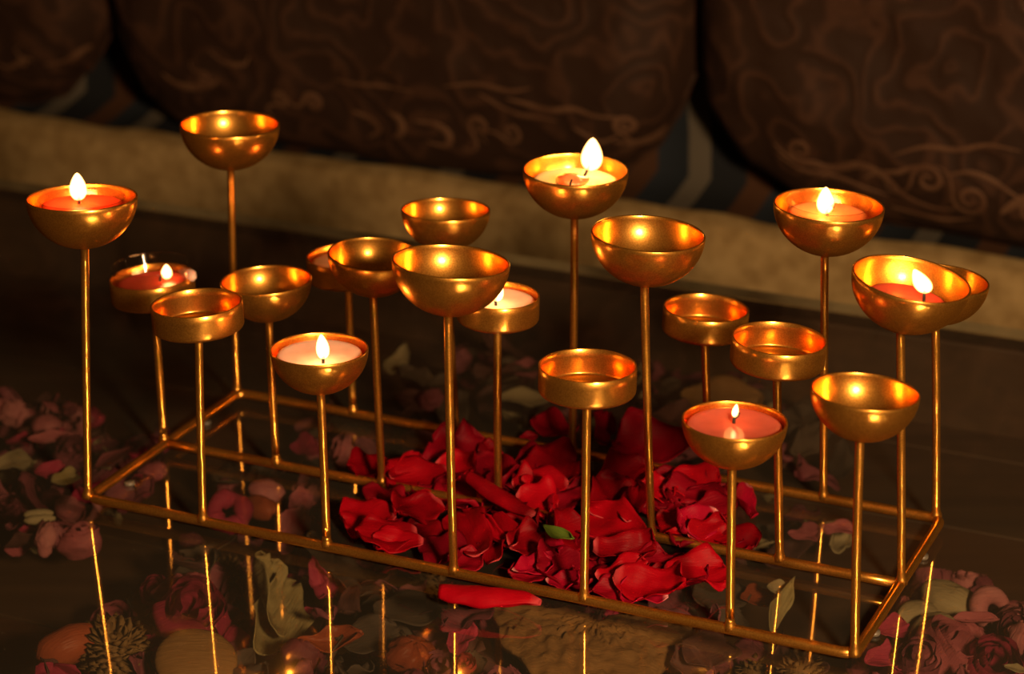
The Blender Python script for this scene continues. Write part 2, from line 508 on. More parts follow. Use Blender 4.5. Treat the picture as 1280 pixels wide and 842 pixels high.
# back rest
vs, fs = box_tv(-1.2, 1.7, GS+.62, GS+.80, -.06, .55)
o = spart('backrest', vs, fs, BROC, smooth=False); bevel(o, .04, 4)

# brocade cushions lying along the seat: outline given by its lower edge in the photograph
CV = GS+.032
def cushion(name, label, low, emb, seed, ends=(True, True)):
    pts = [uz(at_v(x, y, CV)) for x, y in low]
    u0, u1 = pts[0][0], pts[-1][0]
    def zb(u):
        for (ua, za), (ub, zc) in zip(pts, pts[1:]):
            if u <= ub:
                t = (u-ua)/(ub-ua); t = t*t*(3-2*t)*.5+t*.5
                return za+(zc-za)*t
        return pts[-1][1]
    ZT = .235
    NU, NV = 90, 36
    um = (u0+u1)/2; hw = (u1-u0)/2
    def surf(u, w):                       # w 0..1 up the front, returns point
        e = min(1, (u-u0)/.05) if ends[0] else 1
        e2 = min(1, (u1-u)/.05) if ends[1] else 1
        ed = math.sqrt(max(0, 1-(1-min(e, e2))**2))
        z0 = zb(u)
        a = abs(2*w-1)
        d = (1-a**3.2)**.5 if a < 1 else 0
        th = .052*ed*d
        q = noise.noise(Vector((u*9+seed, w*3, 0)))*.010 + noise.noise(Vector((u*30+seed, w*9, 3)))*.004
        z = z0+(ZT-z0)*w
        return th, q*ed*d, z
    def front(i, j):
        u = u0+(u1-u0)*i/NU; w = j/NV
        th, q, z = surf(u, w)
        return tv(u, CV-th-q, z)
    vs, fs, uv = grid(NU+1, NV+1, front)
    def back(i, j):
        u = u0+(u1-u0)*i/NU; w = j/NV
        th, q, z = surf(u, w)
        return tv(u, CV+th*.35, z)
    vb, fb, _ = grid(NU+1, NV+1, back)
    V, F = merge([(vs, fs), (vb, [tuple(reversed(f)) for f in fb])])
    base = Vector(tv(um, CV, min(p[1] for p in pts)))
    root = thing(name, label, 'cushion', base)
    obj('cover', mesh('cover', local(V, base), F), BROC, root)
    # piping along the lower seam
    vs, fs = tube([tv(u0+(u1-u0)*i/120, CV-.001, zb(u0+(u1-u0)*i/120)) for i in range(121)], .0022, 8)
    obj('piping', mesh('piping', local(vs, base), fs), BROC, root)
    # scroll embroidery: ribbons that follow the front
    def onfront(u, z):
        u = max(u0+.001, min(u1-.001, u)); z0 = zb(u); w = max(.002, min(.9, (z-z0)/(ZT-z0)))
        th, q, zz = surf(u, w)
        return tv(u, CV-th-q-.0007, zz)
    parts = []
    for line, wd in emb:
        P = []
        n = len(line)
        for i in range(n):
            u, z = line[i]
            a = line[max(i-1, 0)]; b = line[min(i+1, n-1)]
            du, dz = b[0]-a[0], b[1]-a[1]; l = math.hypot(du, dz) or 1
            ww = wd*(.25+.75*math.sin(PI*min(1, (i+.5)/n*1.05)))
            P.append([onfront(u-dz/l*ww*k, z+du/l*ww*k) - BX*(.0008*(1-k*k)) for k in (-1, -.4, .4, 1)])
        vs, fs, _ = grid(n, 4, lambda i, j: P[i][j])
        parts.append((vs, fs))
    if parts:
        V, F = merge(parts)
        obj('scroll_embroidery', mesh('scroll_embroidery', local(V, base), F), EMB, root)
    return root
def E_px(x, y): return uz(at_v(x, y, CV-.045))
def spiral(x, y, r, turns=1.6, dirn=1, a0=0, tail=1.0):
    cu, cz = E_px(x, y); s = 2.0/FPX
    L = []
    n = int(26*turns)
    for i in range(n+1):
        t = i/n; a = a0+dirn*2*PI*turns*t; rr = r*s*(.12+.88*t)
        L.append((cu+rr*math.cos(a), cz+rr*math.sin(a)))
    # leave tangentially
    dx, dz = L[-1][0]-L[-2][0], L[-1][1]-L[-2][1]
    for i in range(1, int(12*tail)+1):
        q = i*dirn*-.10
        dx, dz = dx*math.cos(q*.4)-dz*math.sin(q*.4), dx*math.sin(q*.4)+dz*math.cos(q*.4)
        L.append((L[-1][0]+dx, L[-1][1]+dz))
    return L
def wave(pts):
    P = [E_px(*p) for p in pts]; L = []
    for i in range(len(P)-1):
        p0, p1, p2, p3 = P[max(i-1, 0)], P[i], P[i+1], P[min(i+2, len(P)-1)]
        for k in range(6):
            t = k/6
            L.append(tuple(.5*(2*p1[c]+(p2[c]-p0[c])*t+(2*p0[c]-5*p1[c]+4*p2[c]-p3[c])*t*t+(3*p1[c]-p0[c]-3*p2[c]+p3[c])*t**3) for c in (0, 1)))
    L.append(P[-1]); return L
rw = .0021
emR = [(spiral(1163, 222, 17, 1.5, 1, 0), rw), (spiral(1214, 248, 19, 1.7, -1, 1), rw), (spiral(1001, 187, 14, 1.5, 1, 2), rw),
       (wave([(965, 180), (985, 198), (1010, 205), (1040, 212), (1075, 205), (1105, 218), (1130, 245), (1165, 262), (1195, 262)]), .003),
       (wave([(970, 195), (1000, 215), (1040, 222), (1080, 236), (1110, 246)]), .002),
       (wave([(1080, 222), (1100, 214), (1125, 212), (1145, 205), (1165, 203)]), .002),
       (wave([(1185, 215), (1215, 212), (1240, 222), (1262, 238), (1280, 250)]), .002),
       (wave([(1250, 268), (1268, 255), (1290, 246), (1320, 250)]), .0035), (spiral(1290, 265, 14, 1.4, 1, 3), rw),
       (wave([(1120, 190), (1160, 180), (1200, 184), (1240, 178), (1280, 186)]), .0018),
       (wave([(1110, 262), (1140, 272), (1175, 280), (1215, 276)]), .0018)]
emM = [(wave([(636, 122), (660, 128), (690, 136), (720, 134), (745, 142), (780, 146)]), .0024),
       (wave([(600, 116), (640, 140), (670, 146), (700, 150)]), .002), (wave([(560, 105), (600, 104), (640, 112), (668, 108)]), .0018),
       (spiral(782, 158, 12, 1.5, 1, 1), rw), (wave([(765, 180), (790, 186), (812, 178), (822, 164)]), .0032),
       (wave([(718, 158), (735, 168), (752, 178), (772, 170)]), .002),
       (spiral(636, 168, 13, 1.4, -1, 0), .0018), (spiral(596, 160, 13, 1.3, 1, 2), .0025), (wave([(520, 152), (545, 158), (558, 172), (552, 186), (530, 180)]), .003),
       (wave([(440, 140), (460, 150), (470, 165), (455, 175)]), .0028), (wave([(486, 140), (500, 150), (500, 166), (488, 174)]), .0035),
       (wave([(205, 92), (222, 104), (245, 108), (268, 104), (278, 96)]), .003), (spiral(258, 98, 9, 1.3, 1, 0), .002),
       (wave([(268, 62), (285, 76), (310, 78), (318, 66)]), .002), (spiral(350, 122, 10, 1.3, -1, 0), .0025), (spiral(392, 128, 11, 1.3, 1, 1), .0028),
       (wave([(420, 98), (450, 104), (480, 106), (520, 112)]), .0016)]
emL = [(wave([(-5, 82), (10, 86), (28, 74), (40, 78)]), .002), (wave([(50, 84), (70, 82), (85, 70), (90, 66)]), .002), (spiral(24, 78, 7, 1.2, 1, 0), .0015)]
cushion('brocade_cushion', 'dark brown scroll brocade cushion at the left end of the sofa', [(-330, 80), (-200, 98), (-60, 118), (40, 128), (80, 118), (112, 86), (150, 30)], emL, 1)
cushion('brocade_cushion', 'long dark brown scroll brocade cushion in the middle of the sofa',
        [(150, 20), (172, 70), (205, 128), (245, 158), (330, 172), (420, 190), (560, 212), (690, 226), (770, 216), (822, 182), (850, 140), (870, 90)], emM, 5)
cushion('brocade_cushion', 'dark brown brocade cushion with bright scrolls at the right of the sofa',
        [(878, 80), (902, 150), (950, 205), (1020, 252), (1100, 274), (1180, 286), (1280, 306), (1420, 330), (1600, 360)], emR, 9)

# ------------------------------------------------------------------ the candle stand
ZR = .0035+.0008                 # axis of the rails
RR = .00245                     # rail radius
RS = .0019                      # stem radius
BIG, SMALL, CYL = .0255, .0221, .0210
STEMS = [  # base x,y ; top x,y,z ; kind ; radius ; tilt about view (deg) ; tilt towards camera
 (-.2055, 1.0474, -.1981, 1.0474, .1567, 'bowl', BIG, 0, -3.5),
 (-.1467, 1.0209, -.1442, 1.0209, .1149, 'cup', CYL, -2.5, -1.5),
 (-.0860, .9937, -.0864, .9937, .1027, 'bowl', SMALL, 0, -1.5),
 (-.0267, .9670, -.0261, .9670, .1536, 'bowl', BIG, 4.0, -2.8),
 (.0315, .9408, .0322, .9408, .1161, 'cup', CYL, 1, -1.5),
 (.0937, .9128, .0927, .9128, .1025, 'bowl', SMALL, 1.5, -1.5),
 (.1445, .8899, .1428, .8900, .1249, 'bowl', SMALL, 3.6, -2),
 (-.1775, 1.1130, -.1787, 1.1130, .0943, 'cup', CYL, -3.0, -1),
 (-.1177, 1.0861, -.1191, 1.0861, .1019, 'bowl', SMALL, -2, -1),
 (-.0639, 1.0619, -.0647, 1.0619, .1237, 'bowl', SMALL, 3.5, 1.5),
 (-.0068, 1.0362, -.0063, 1.0362, .1126, 'cup', .0192, 1.5, 0),
 (.0649, 1.0039, .0607, 1.0039, .1533, 'bowl', BIG, 3.3, 0),
 (.1221, .9782, .1178, .9782, .1135, 'cup', CYL, 3.2, 0),
 (.1741, .9548, .1702, .9548, .1496, 'bowl', BIG, 8.0, 3),
 (-.1473, 1.1784, -.1443, 1.1784, .1532, 'bowl', BIG, 1.5, -.5),
 (-.0833, 1.1497, -.0840, 1.1497, .0919, 'cup', CYL, -1, -.5),
 (-.0289, 1.1252, -.0327, 1.1252, .1245, 'bowl', SMALL, 1.2, -3),
 (.0301, 1.0987, .0309, 1.0987, .1533, 'bowl', BIG, 1, 1),
 (.0968, 1.0686, .0931, 1.0687, .0937, 'cup', .0206, 3, -1),
 (.1502, 1.0446, .1461, 1.0446, .1530, 'bowl', BIG, 2.2, 0),
 (.2008, 1.0219, .1954, 1.0219, .1243, 'bowl', SMALL, 3, 0)]
stand = thing('candle_stand', 'golden metal stand with fourteen bowls and seven shallow cups on thin stems', 'candle holder', tv(.19, .07, GT))
SO = Vector(tv(.19, .07, GT))
W_, D_ = .3838, .1434
def rounded(u0, u1, v0, v1, r=.006, n=5, m=10):
    P = []
    for (cu, cv, a0) in ((u1-r, v0+r, -PI/2), (u1-r, v1-r, 0), (u0+r, v1-r, PI/2), (u0+r, v0+r, PI)):
        for k in range(n+1):
            a = a0+PI/2*k/n; P.append((cu+r*math.cos(a), cv+r*math.sin(a)))
    Q = []
    for i, p in enumerate(P):
        q = P[(i+1) % len(P)]
        dd = math.hypot(q[0]-p[0], q[1]-p[1]); k = max(1, int(dd/.02))
        for s in range(k): Q.append((p[0]+(q[0]-p[0])*s/k, p[1]+(q[1]-p[1])*s/k))
    return Q
path = [tv(u, v, ZR)-SO for u, v in rounded(0, W_, 0, D_)]
vs, fs = tube(path, RR, 16, closed=True)
obj('base_frame', mesh('base_frame', vs, fs), GOLD, stand)
vs, fs = tube([tv(W_*i/20, .0713, ZR-.0002)-SO for i in range(21)], RR*.96, 16)
obj('cross_rail', mesh('cross_rail', vs, fs), GOLD, stand)
for u, v in ((.004, .03), (W_, .03), (.0, .11), (W_, .11)):
    p = lathe([(0, 0), (.0024, 0), (.0028, .0006), (.0026, .0020), (0, .0020)], 16)
    obj('foot_pad', mesh('foot_pad', *p), FOOT, stand, loc=tv(u, v, GT)-SO)

def bowl_profile(R, t=.0009, k=.93):
    P = []
    n = 22
    for i in range(n+1):
        a = -PI/2+PI/2*i/n
        P.append((R*math.cos(a), R*k*math.sin(a)))
    P[0] = (0, P[0][1])
    P += [(R-t*.25, t*.35), (R-t*.75, t*.35)]
    for i in range(n, -1, -1):
        a = -PI/2+PI/2*i/n
        P.append(((R-t)*math.cos(a), (R-t)*k*math.sin(a)))
    P[-1] = (0, P[-1][1])
    return P
def cup_profile(R, H=.0128, t=.0009, f=.0022):
    P = [(0, -H), (R*.5, -H), (R-f, -H)]
    for k in range(1, 6): P.append((R-f+f*math.sin(PI/2*k/5), -H+f-f*math.cos(PI/2*k/5)))
    P += [(R, -H*.6), (R, -H*.3), (R, -t*.3), (R-t*.3, 0), (R-t*.7, 0), (R-t, -t*.3), (R-t, -H*.3), (R-t, -H*.7)]
    r2, f2 = R-t, .0012
    for k in range(0, 6): P.append((r2-f2+f2*math.cos(PI/2*k/5), -H+t+f2-f2*math.sin(PI/2*k/5)))
    P += [(r2-.0040, -H+t), (r2-.0048, -H+t-.0006), (r2*.4, -H+t-.0006), (0, -H+t-.0006)]
    return P
CUPM = {}
RIMS = []
for i, (bx, by, tx, ty, tz, kind, R, t1, t2) in enumerate(STEMS):
    key = (kind, R)
    if key not in CUPM:
        CUPM[key] = mesh(kind, *lathe(bowl_profile(R) if kind == 'bowl' else cup_profile(R), 72))
        CUPM[key].materials.append(GOLD)
    top = Vector((tx, ty, tz))
    rot = Matrix.Rotation(math.radians(t1), 3, 'Y') @ Matrix.Rotation(math.radians(t2), 3, 'X')
    depth = R*.93 if kind == 'bowl' else .0128
    bottom = top + rot @ Vector((0, 0, -depth+.0004))
    base = Vector((bx, by, ZR))
    mid = (base+bottom)/2 + Vector((random.uniform(-.0006, .0006), 0, 0))
    n = 14; P, Rd = [], []
    for s in range(n+1):
        t = s/n
        P.append((base*(1-t)**2 + mid*2*t*(1-t) + bottom*t*t) - SO)
        z = t*(bottom-base).length
        Rd.append(RS)
    # weld fillet at the foot
    d = (P[1]-P[0]).normalized(); b0 = P[0]
    P = [b0, b0+d*.0022, b0+d*.0030, b0+d*.0042, b0+d*.006]+P[1:-1]+[P[-1]-d*.0015, P[-1]-d*.0006, P[-1]]
    Rd = [RS*1.55, RS*1.42, RS*1.22, RS*1.06, RS]+[RS]*(n-1)+[RS, RS*1.3, RS*1.7]
    vs, fs = tube(P, Rd, 16)
    obj('stem', mesh('stem', vs, fs), GOLD, stand)
    o = obj(kind, CUPM[key], GOLD, stand, loc=top-SO, rot=rot.to_euler())
    RIMS.append((top, rot, R, kind))

# ------------------------------------------------------------------ tealights
def flame_mesh(w, h, bend=0.0, lean=0.0):
    n = 20; prof = []
    for i in range(n+1):
        t = i/n
        r = w/2*(math.sin(PI*t**.80)**.62 if 0 < t < 1 else 0)*(1-.22*t)*1.08
        prof.append((max(r, 0) if 0 < i < n else 0, t*h))
    vs, fs = lathe(prof, 20)
    vs = [(x+lean*z+bend*h*(z/h)**2, y, z) for x, y, z in vs]
    return vs, fs
def candle(ri, label, wax, wr, drop, thick, flame, wickpx, wicks, clear=None, extra=None, tiltwax=True, power=.02, lcol=(1, .36, .09)):
    """ri: index of its bowl; wr: wax radius; drop: wax surface under the rim"""
    top, rot, R, kind = RIMS[ri]
    org = top + rot @ Vector((0, 0, -drop-thick))
    root = thing('tealight_candle', label, 'candle', org)
    n = 8
    rr2 = wr*.86 if kind == 'bowl' else wr
    P = [(0, 0), (rr2-.001, 0), (rr2, .001), (wr, thick-.0012), (wr-.0003, thick-.0004), (wr-.0014, thick), (wr-.003, thick-.0003), (wr-.006, thick-.0008), (wr*.4, thick-.0010), (0, thick-.0009)]
    vs, fs = lathe(P, 56)
    o = obj('wax', mesh('wax', vs, fs), wax, root, rot=rot.to_euler())
    sz = top.z - drop - .0008
    wp = at(wickpx[0], wickpx[1], sz)
    L = [wp + Vector((a, 0, b))-org for a, b in wicks]
    vs, fs = tube(L, [.0007]*(len(L)-1)+[.0005], 10)
    obj('wick', mesh('wick', vs, fs), WICK, root)
    if clear:
        cr_, ch, dz = clear
        z0 = -.0004 
        zt = drop+thick+ch
        P = [(0, z0), (cr_*.88, z0), (cr_*.90, z0+.0006), (cr_, zt-.001), (cr_+.0006, zt), (cr_+.0002, zt+.0003), (cr_-.0006, zt-.0006), (cr_*.90-.0006, z0+.001)]
        vs, fs = lathe(P, 56)
        obj('clear_cup', mesh('clear_cup', vs, fs), CLEAR, root, rot=rot.to_euler())
    if flame:
        fx, fz, fw, fh, bend, lean = flame
        vs, fs = flame_mesh(fw, fh, bend, lean)
        fl = obj('flame', mesh('flame', vs, fs), FLAME, root, loc=wp+Vector((fx, -.0003, fz))-org)
        ld = bpy.data.lights.new('flame_light', 'POINT'); ld.energy = power*1.4; ld.color = lcol; ld.shadow_soft_size = .0045
        lo = bpy.data.objects.new('flame_light', ld); C.objects.link(lo)
        lo.parent = root; lo.location = wp+Vector((fx+bend*fh*.3, 0, fz+fh*.45))-org
    if extra: extra(root, org, wp)
    return root
mm = .001
candle(0, 'lit red tealight in a clear cup in the leftmost bowl', WAX_RED, .0188, .0030, .012, (0, .0015, .0082, .0135, 0, 0), (99, 254), [(0, -.001), (0, .003), (.0003, .0045)],
       clear=(.0196, -.0004, 0), power=.030, lcol=(1, .30, .06))
def blob(root, org, wp):
    vs, fs = lathe([(0, -.002), (.0030, -.001), (.0042, .001), (.0026, .003), (0, .0036)], 16)
    vs = [(x*.7+noise.noise(Vector((x, y, z))*400)*.0006, y*1.2, z*1.1) for x, y, z in vs]
    obj('wax_drip', mesh('wax_drip', vs, fs), WAX_PINK, root, loc=at(238, 346, RIMS[7][0].z+.001)-org, rot=(0, .3, .4))
candle(7, 'lit dark red tealight whose clear cup stands above its shallow cup', WAX_DARK, .0176, .0030, .0075, (.0036, .0012, .0058, .0078, 0, 0), (200, 351), [(0, -.001), (.0002, .002), (.0016, .003)],
       clear=(.0190, .0062, 0), extra=blob, power=.008)
candle(15, 'pale pink tealight in the cup half hidden behind a bowl, left of centre', WAX_PINK, .0186, .0032, .008, (.0, .002, .005, .006, 0, 0), (452, 324), [(0, -.001), (0, .003)], power=.012)
candle(2, 'lit whitish pink tealight in the low front bowl, third stem from the left', WAX_PINK, .0192, .0020, .012, (.0001, .0022, .0062, .0120, -.05, 0), (404, 454), [(0, -.001), (.0001, .0026), (.0005, .0038)], power=.018, lcol=(1, .45, .16))
candle(10, 'lit pale peach tealight in the small cup behind the tall centre bowl', WAX_PINK, .0172, .0026, .009, (.0006, .0018, .0062, .0115, 0, 0), (620, 381), [(0, -.001), (-.0002, .0026), (.0006, .004)], power=.016, lcol=(1, .45, .16))
def lump(root, org, wp):
    vs, fs, _ = grid(24, 14, lambda i, j: (0, 0, 0))
    V = []
    for i in range(24):
        for j in range(14):
            a, b = 2*PI*i/24, -PI/2+PI*j/13
            p = Vector((math.cos(a)*math.cos(b)*.0078, math.sin(a)*math.cos(b)*.0055, math.sin(b)*.0034))
            p *= 1+.35*noise.noise(p*260)
            V.append(p)
    _, F, _ = grid(24, 14, lambda i, j: 0, closeu=True)
    obj('melted_lump', mesh('melted_lump', V, F), WAX_ORANGE, root, loc=at(716, 226, RIMS[17][0].z-.004)-org)
    L = [at(712, 230, RIMS[17][0].z-.001)-org+Vector((a, -.0022, b)) for a, b in ((0, -.001), (.0004, .0014), (.0010, .0030))]
    obj('wick', mesh('wick', *tube(L, .0005, 8)), WICK, root)
candle(17, 'melted cream candle with the largest flame, in the tall bowl at the back', WAX_CREAM, .0208, .0055, .009, (.0028, .0036, .0110, .0168, .03, 0), (732, 222),
       [(-.002, -.001), (.0, .002), (.0014, .005), (.0026, .0095), (.0030, .0108)], extra=lump, power=.035, lcol=(1, .52, .15))
candle(5, 'coral red tealight filling the low front bowl with a tiny flame', WAX_CORAL, .0199, .0018, .012, (.0004, .0026, .0030, .0060, .1, 0), (917, 528), [(0, -.001), (.0002, .0018), (.0014, .0032), (.0022, .0046)], power=.0022)
candle(13, 'lit dark red tealight low in the wide tilted bowl on the right', WAX_DARK, .0176, .0095, .008, (.0, .0030, .0085, .0110, -.30, -.15), (1155, 374), [(0, -.001), (.0, .002), (.0001, .0040)], power=.012, lcol=(1, .36, .08))
candle(19, 'lit orange tealight in a clear cup in the tall bowl at the back right', WAX_ORANGE, .0186, .0042, .011, (-.0012, .0008, .0082, .0132, 0, 0), (1034, 269), [(0, -.001), (-.0004, .0022), (.0006, .0044), (.0022, .0048), (.0028, .0036)],
       clear=(.0194, .0012, 0), power=.028, lcol=(1, .34, .07))

# ------------------------------------------------------------------ petals
def petal_mesh(L, W, curl=.4, cup=.25, ruffle=.1, seed=0, crumple=0.0, roll=0.0, nt_=16, ns=13, shape=0, notch=.04):
    rnd = random.Random(seed)
    ph, k1, k2 = rnd.uniform(0, 6), rnd.uniform(3, 6), rnd.uniform(5, 9)
    def half(t):
        if shape == 0: return max(.06, (t**.55))*(max(0, 1-t**5))**.5
        if shape == 1: return max(.04, math.sin(PI*t)**.7)
        return max(.18, t**.35)*(max(0, 1-t**9))**.5
    vs, fs, uvs = [], [], []
    for i in range(nt_):
        t = i/(nt_-1); te = min(t, .995)
        hw = W/2*half(te)*(1+.06*math.sin(9*t+ph))
        # lengthwise bend
        a = curl*1.6*(t-.45)
        if abs(curl) > 1e-3:
            k = curl*1.6/L
            x = math.sin(a)/k; z = (1-math.cos(a))/k
        else: x = (t-.45)*L; z = 0
        for j in range(ns):
            s = -1+2*j/(ns-1)
            y = hw*s
            zz = z + cup*hw*s*s*.9
            if roll:                                  # edge rolled over
                q = max(0, abs(s)-.35)/.65*roll
                if (s > 0) == (rnd is not None):
                    y = hw*(.35*math.copysign(1, s)+math.sin(q*2.2)/2.2*.65/max(.3, roll)) if abs(s) > .35 else y
                    zz += hw*(1-math.cos(q*2.2))*.45
            ee = abs(s)**2*(.3+t)
            zz += ruffle*W*.35*ee*math.sin(k1*t*2+ph+(1 if s > 0 else 2.4))
            zz += ruffle*W*.2*(t**3)*math.sin(k2*s+ph)
            xx = x - notch*L*(1-abs(s))**2*t**6 - (s*s)*.10*L*t
            p = Vector((xx, y, zz))
            if crumple:
                nn = noise.noise_vector(p*(2.2/max(L, W))+Vector((seed, seed*.7, 0)))
                n2 = noise.noise_vector(p*(6/max(L, W))+Vector((seed*1.3, 0, seed)))
                p += nn*crumple*L*.45+n2*crumple*L*.14
            vs.append(p); uvs.append((t, (s+1)/2))
    for i in range(nt_-1):
        for j in range(ns-1):
            a = i*ns+j; fs.append((a, a+ns, a+ns+1, a+1))
    th = .00045
    # own thickness: a second skin and a rim
    me0 = bpy.data.meshes.new('tmp'); me0.from_pydata([tuple(v) for v in vs], [], fs); me0.update()
    nr = [v.normal.copy() for v in me0.vertices]; bpy.data.meshes.remove(me0)
    n0 = len(vs)
    V = [v+n*th*.5 for v, n in zip(vs, nr)]+[v-n*th*.5 for v, n in zip(vs, nr)]
    F = [f for f in fs]+[tuple(reversed([i+n0 for i in f])) for f in fs]
    rim = [j for j in range(ns)]+[i*ns+ns-1 for i in range(1, nt_)]+[(nt_-1)*ns+j for j in range(ns-2, -1, -1)]+[i*ns for i in range(nt_-2, 0, -1)]
    for a, b in zip(rim, rim[1:]+rim[:1]): F.append((a, b, b+n0, a+n0))
    return V, F, uvs+uvs

def place(o, p1, p2, lift, tilt, pitch, L):
    """origin in the middle; x from p1 to p2; tilt lifts the far long edge"""
    x = (p2-p1); x.z = 0
    x.normalize()
    y = Vector((0, 0, 1)).cross(x)
    if y.y < 0: sgn = -1
    else: sgn = 1
    m = Matrix((x, y, Vector((0, 0, 1)))).transposed()
    m = m @ Matrix.Rotation(sgn*tilt, 3, 'X') @ Matrix.Rotation(-pitch, 3, 'Y')
    o.rotation_euler = m.to_euler()
    o.location = (p1+p2)/2*1.0
PZ = lambda o: min((o.matrix_basis @ v.co).z for v in o.data.vertices)

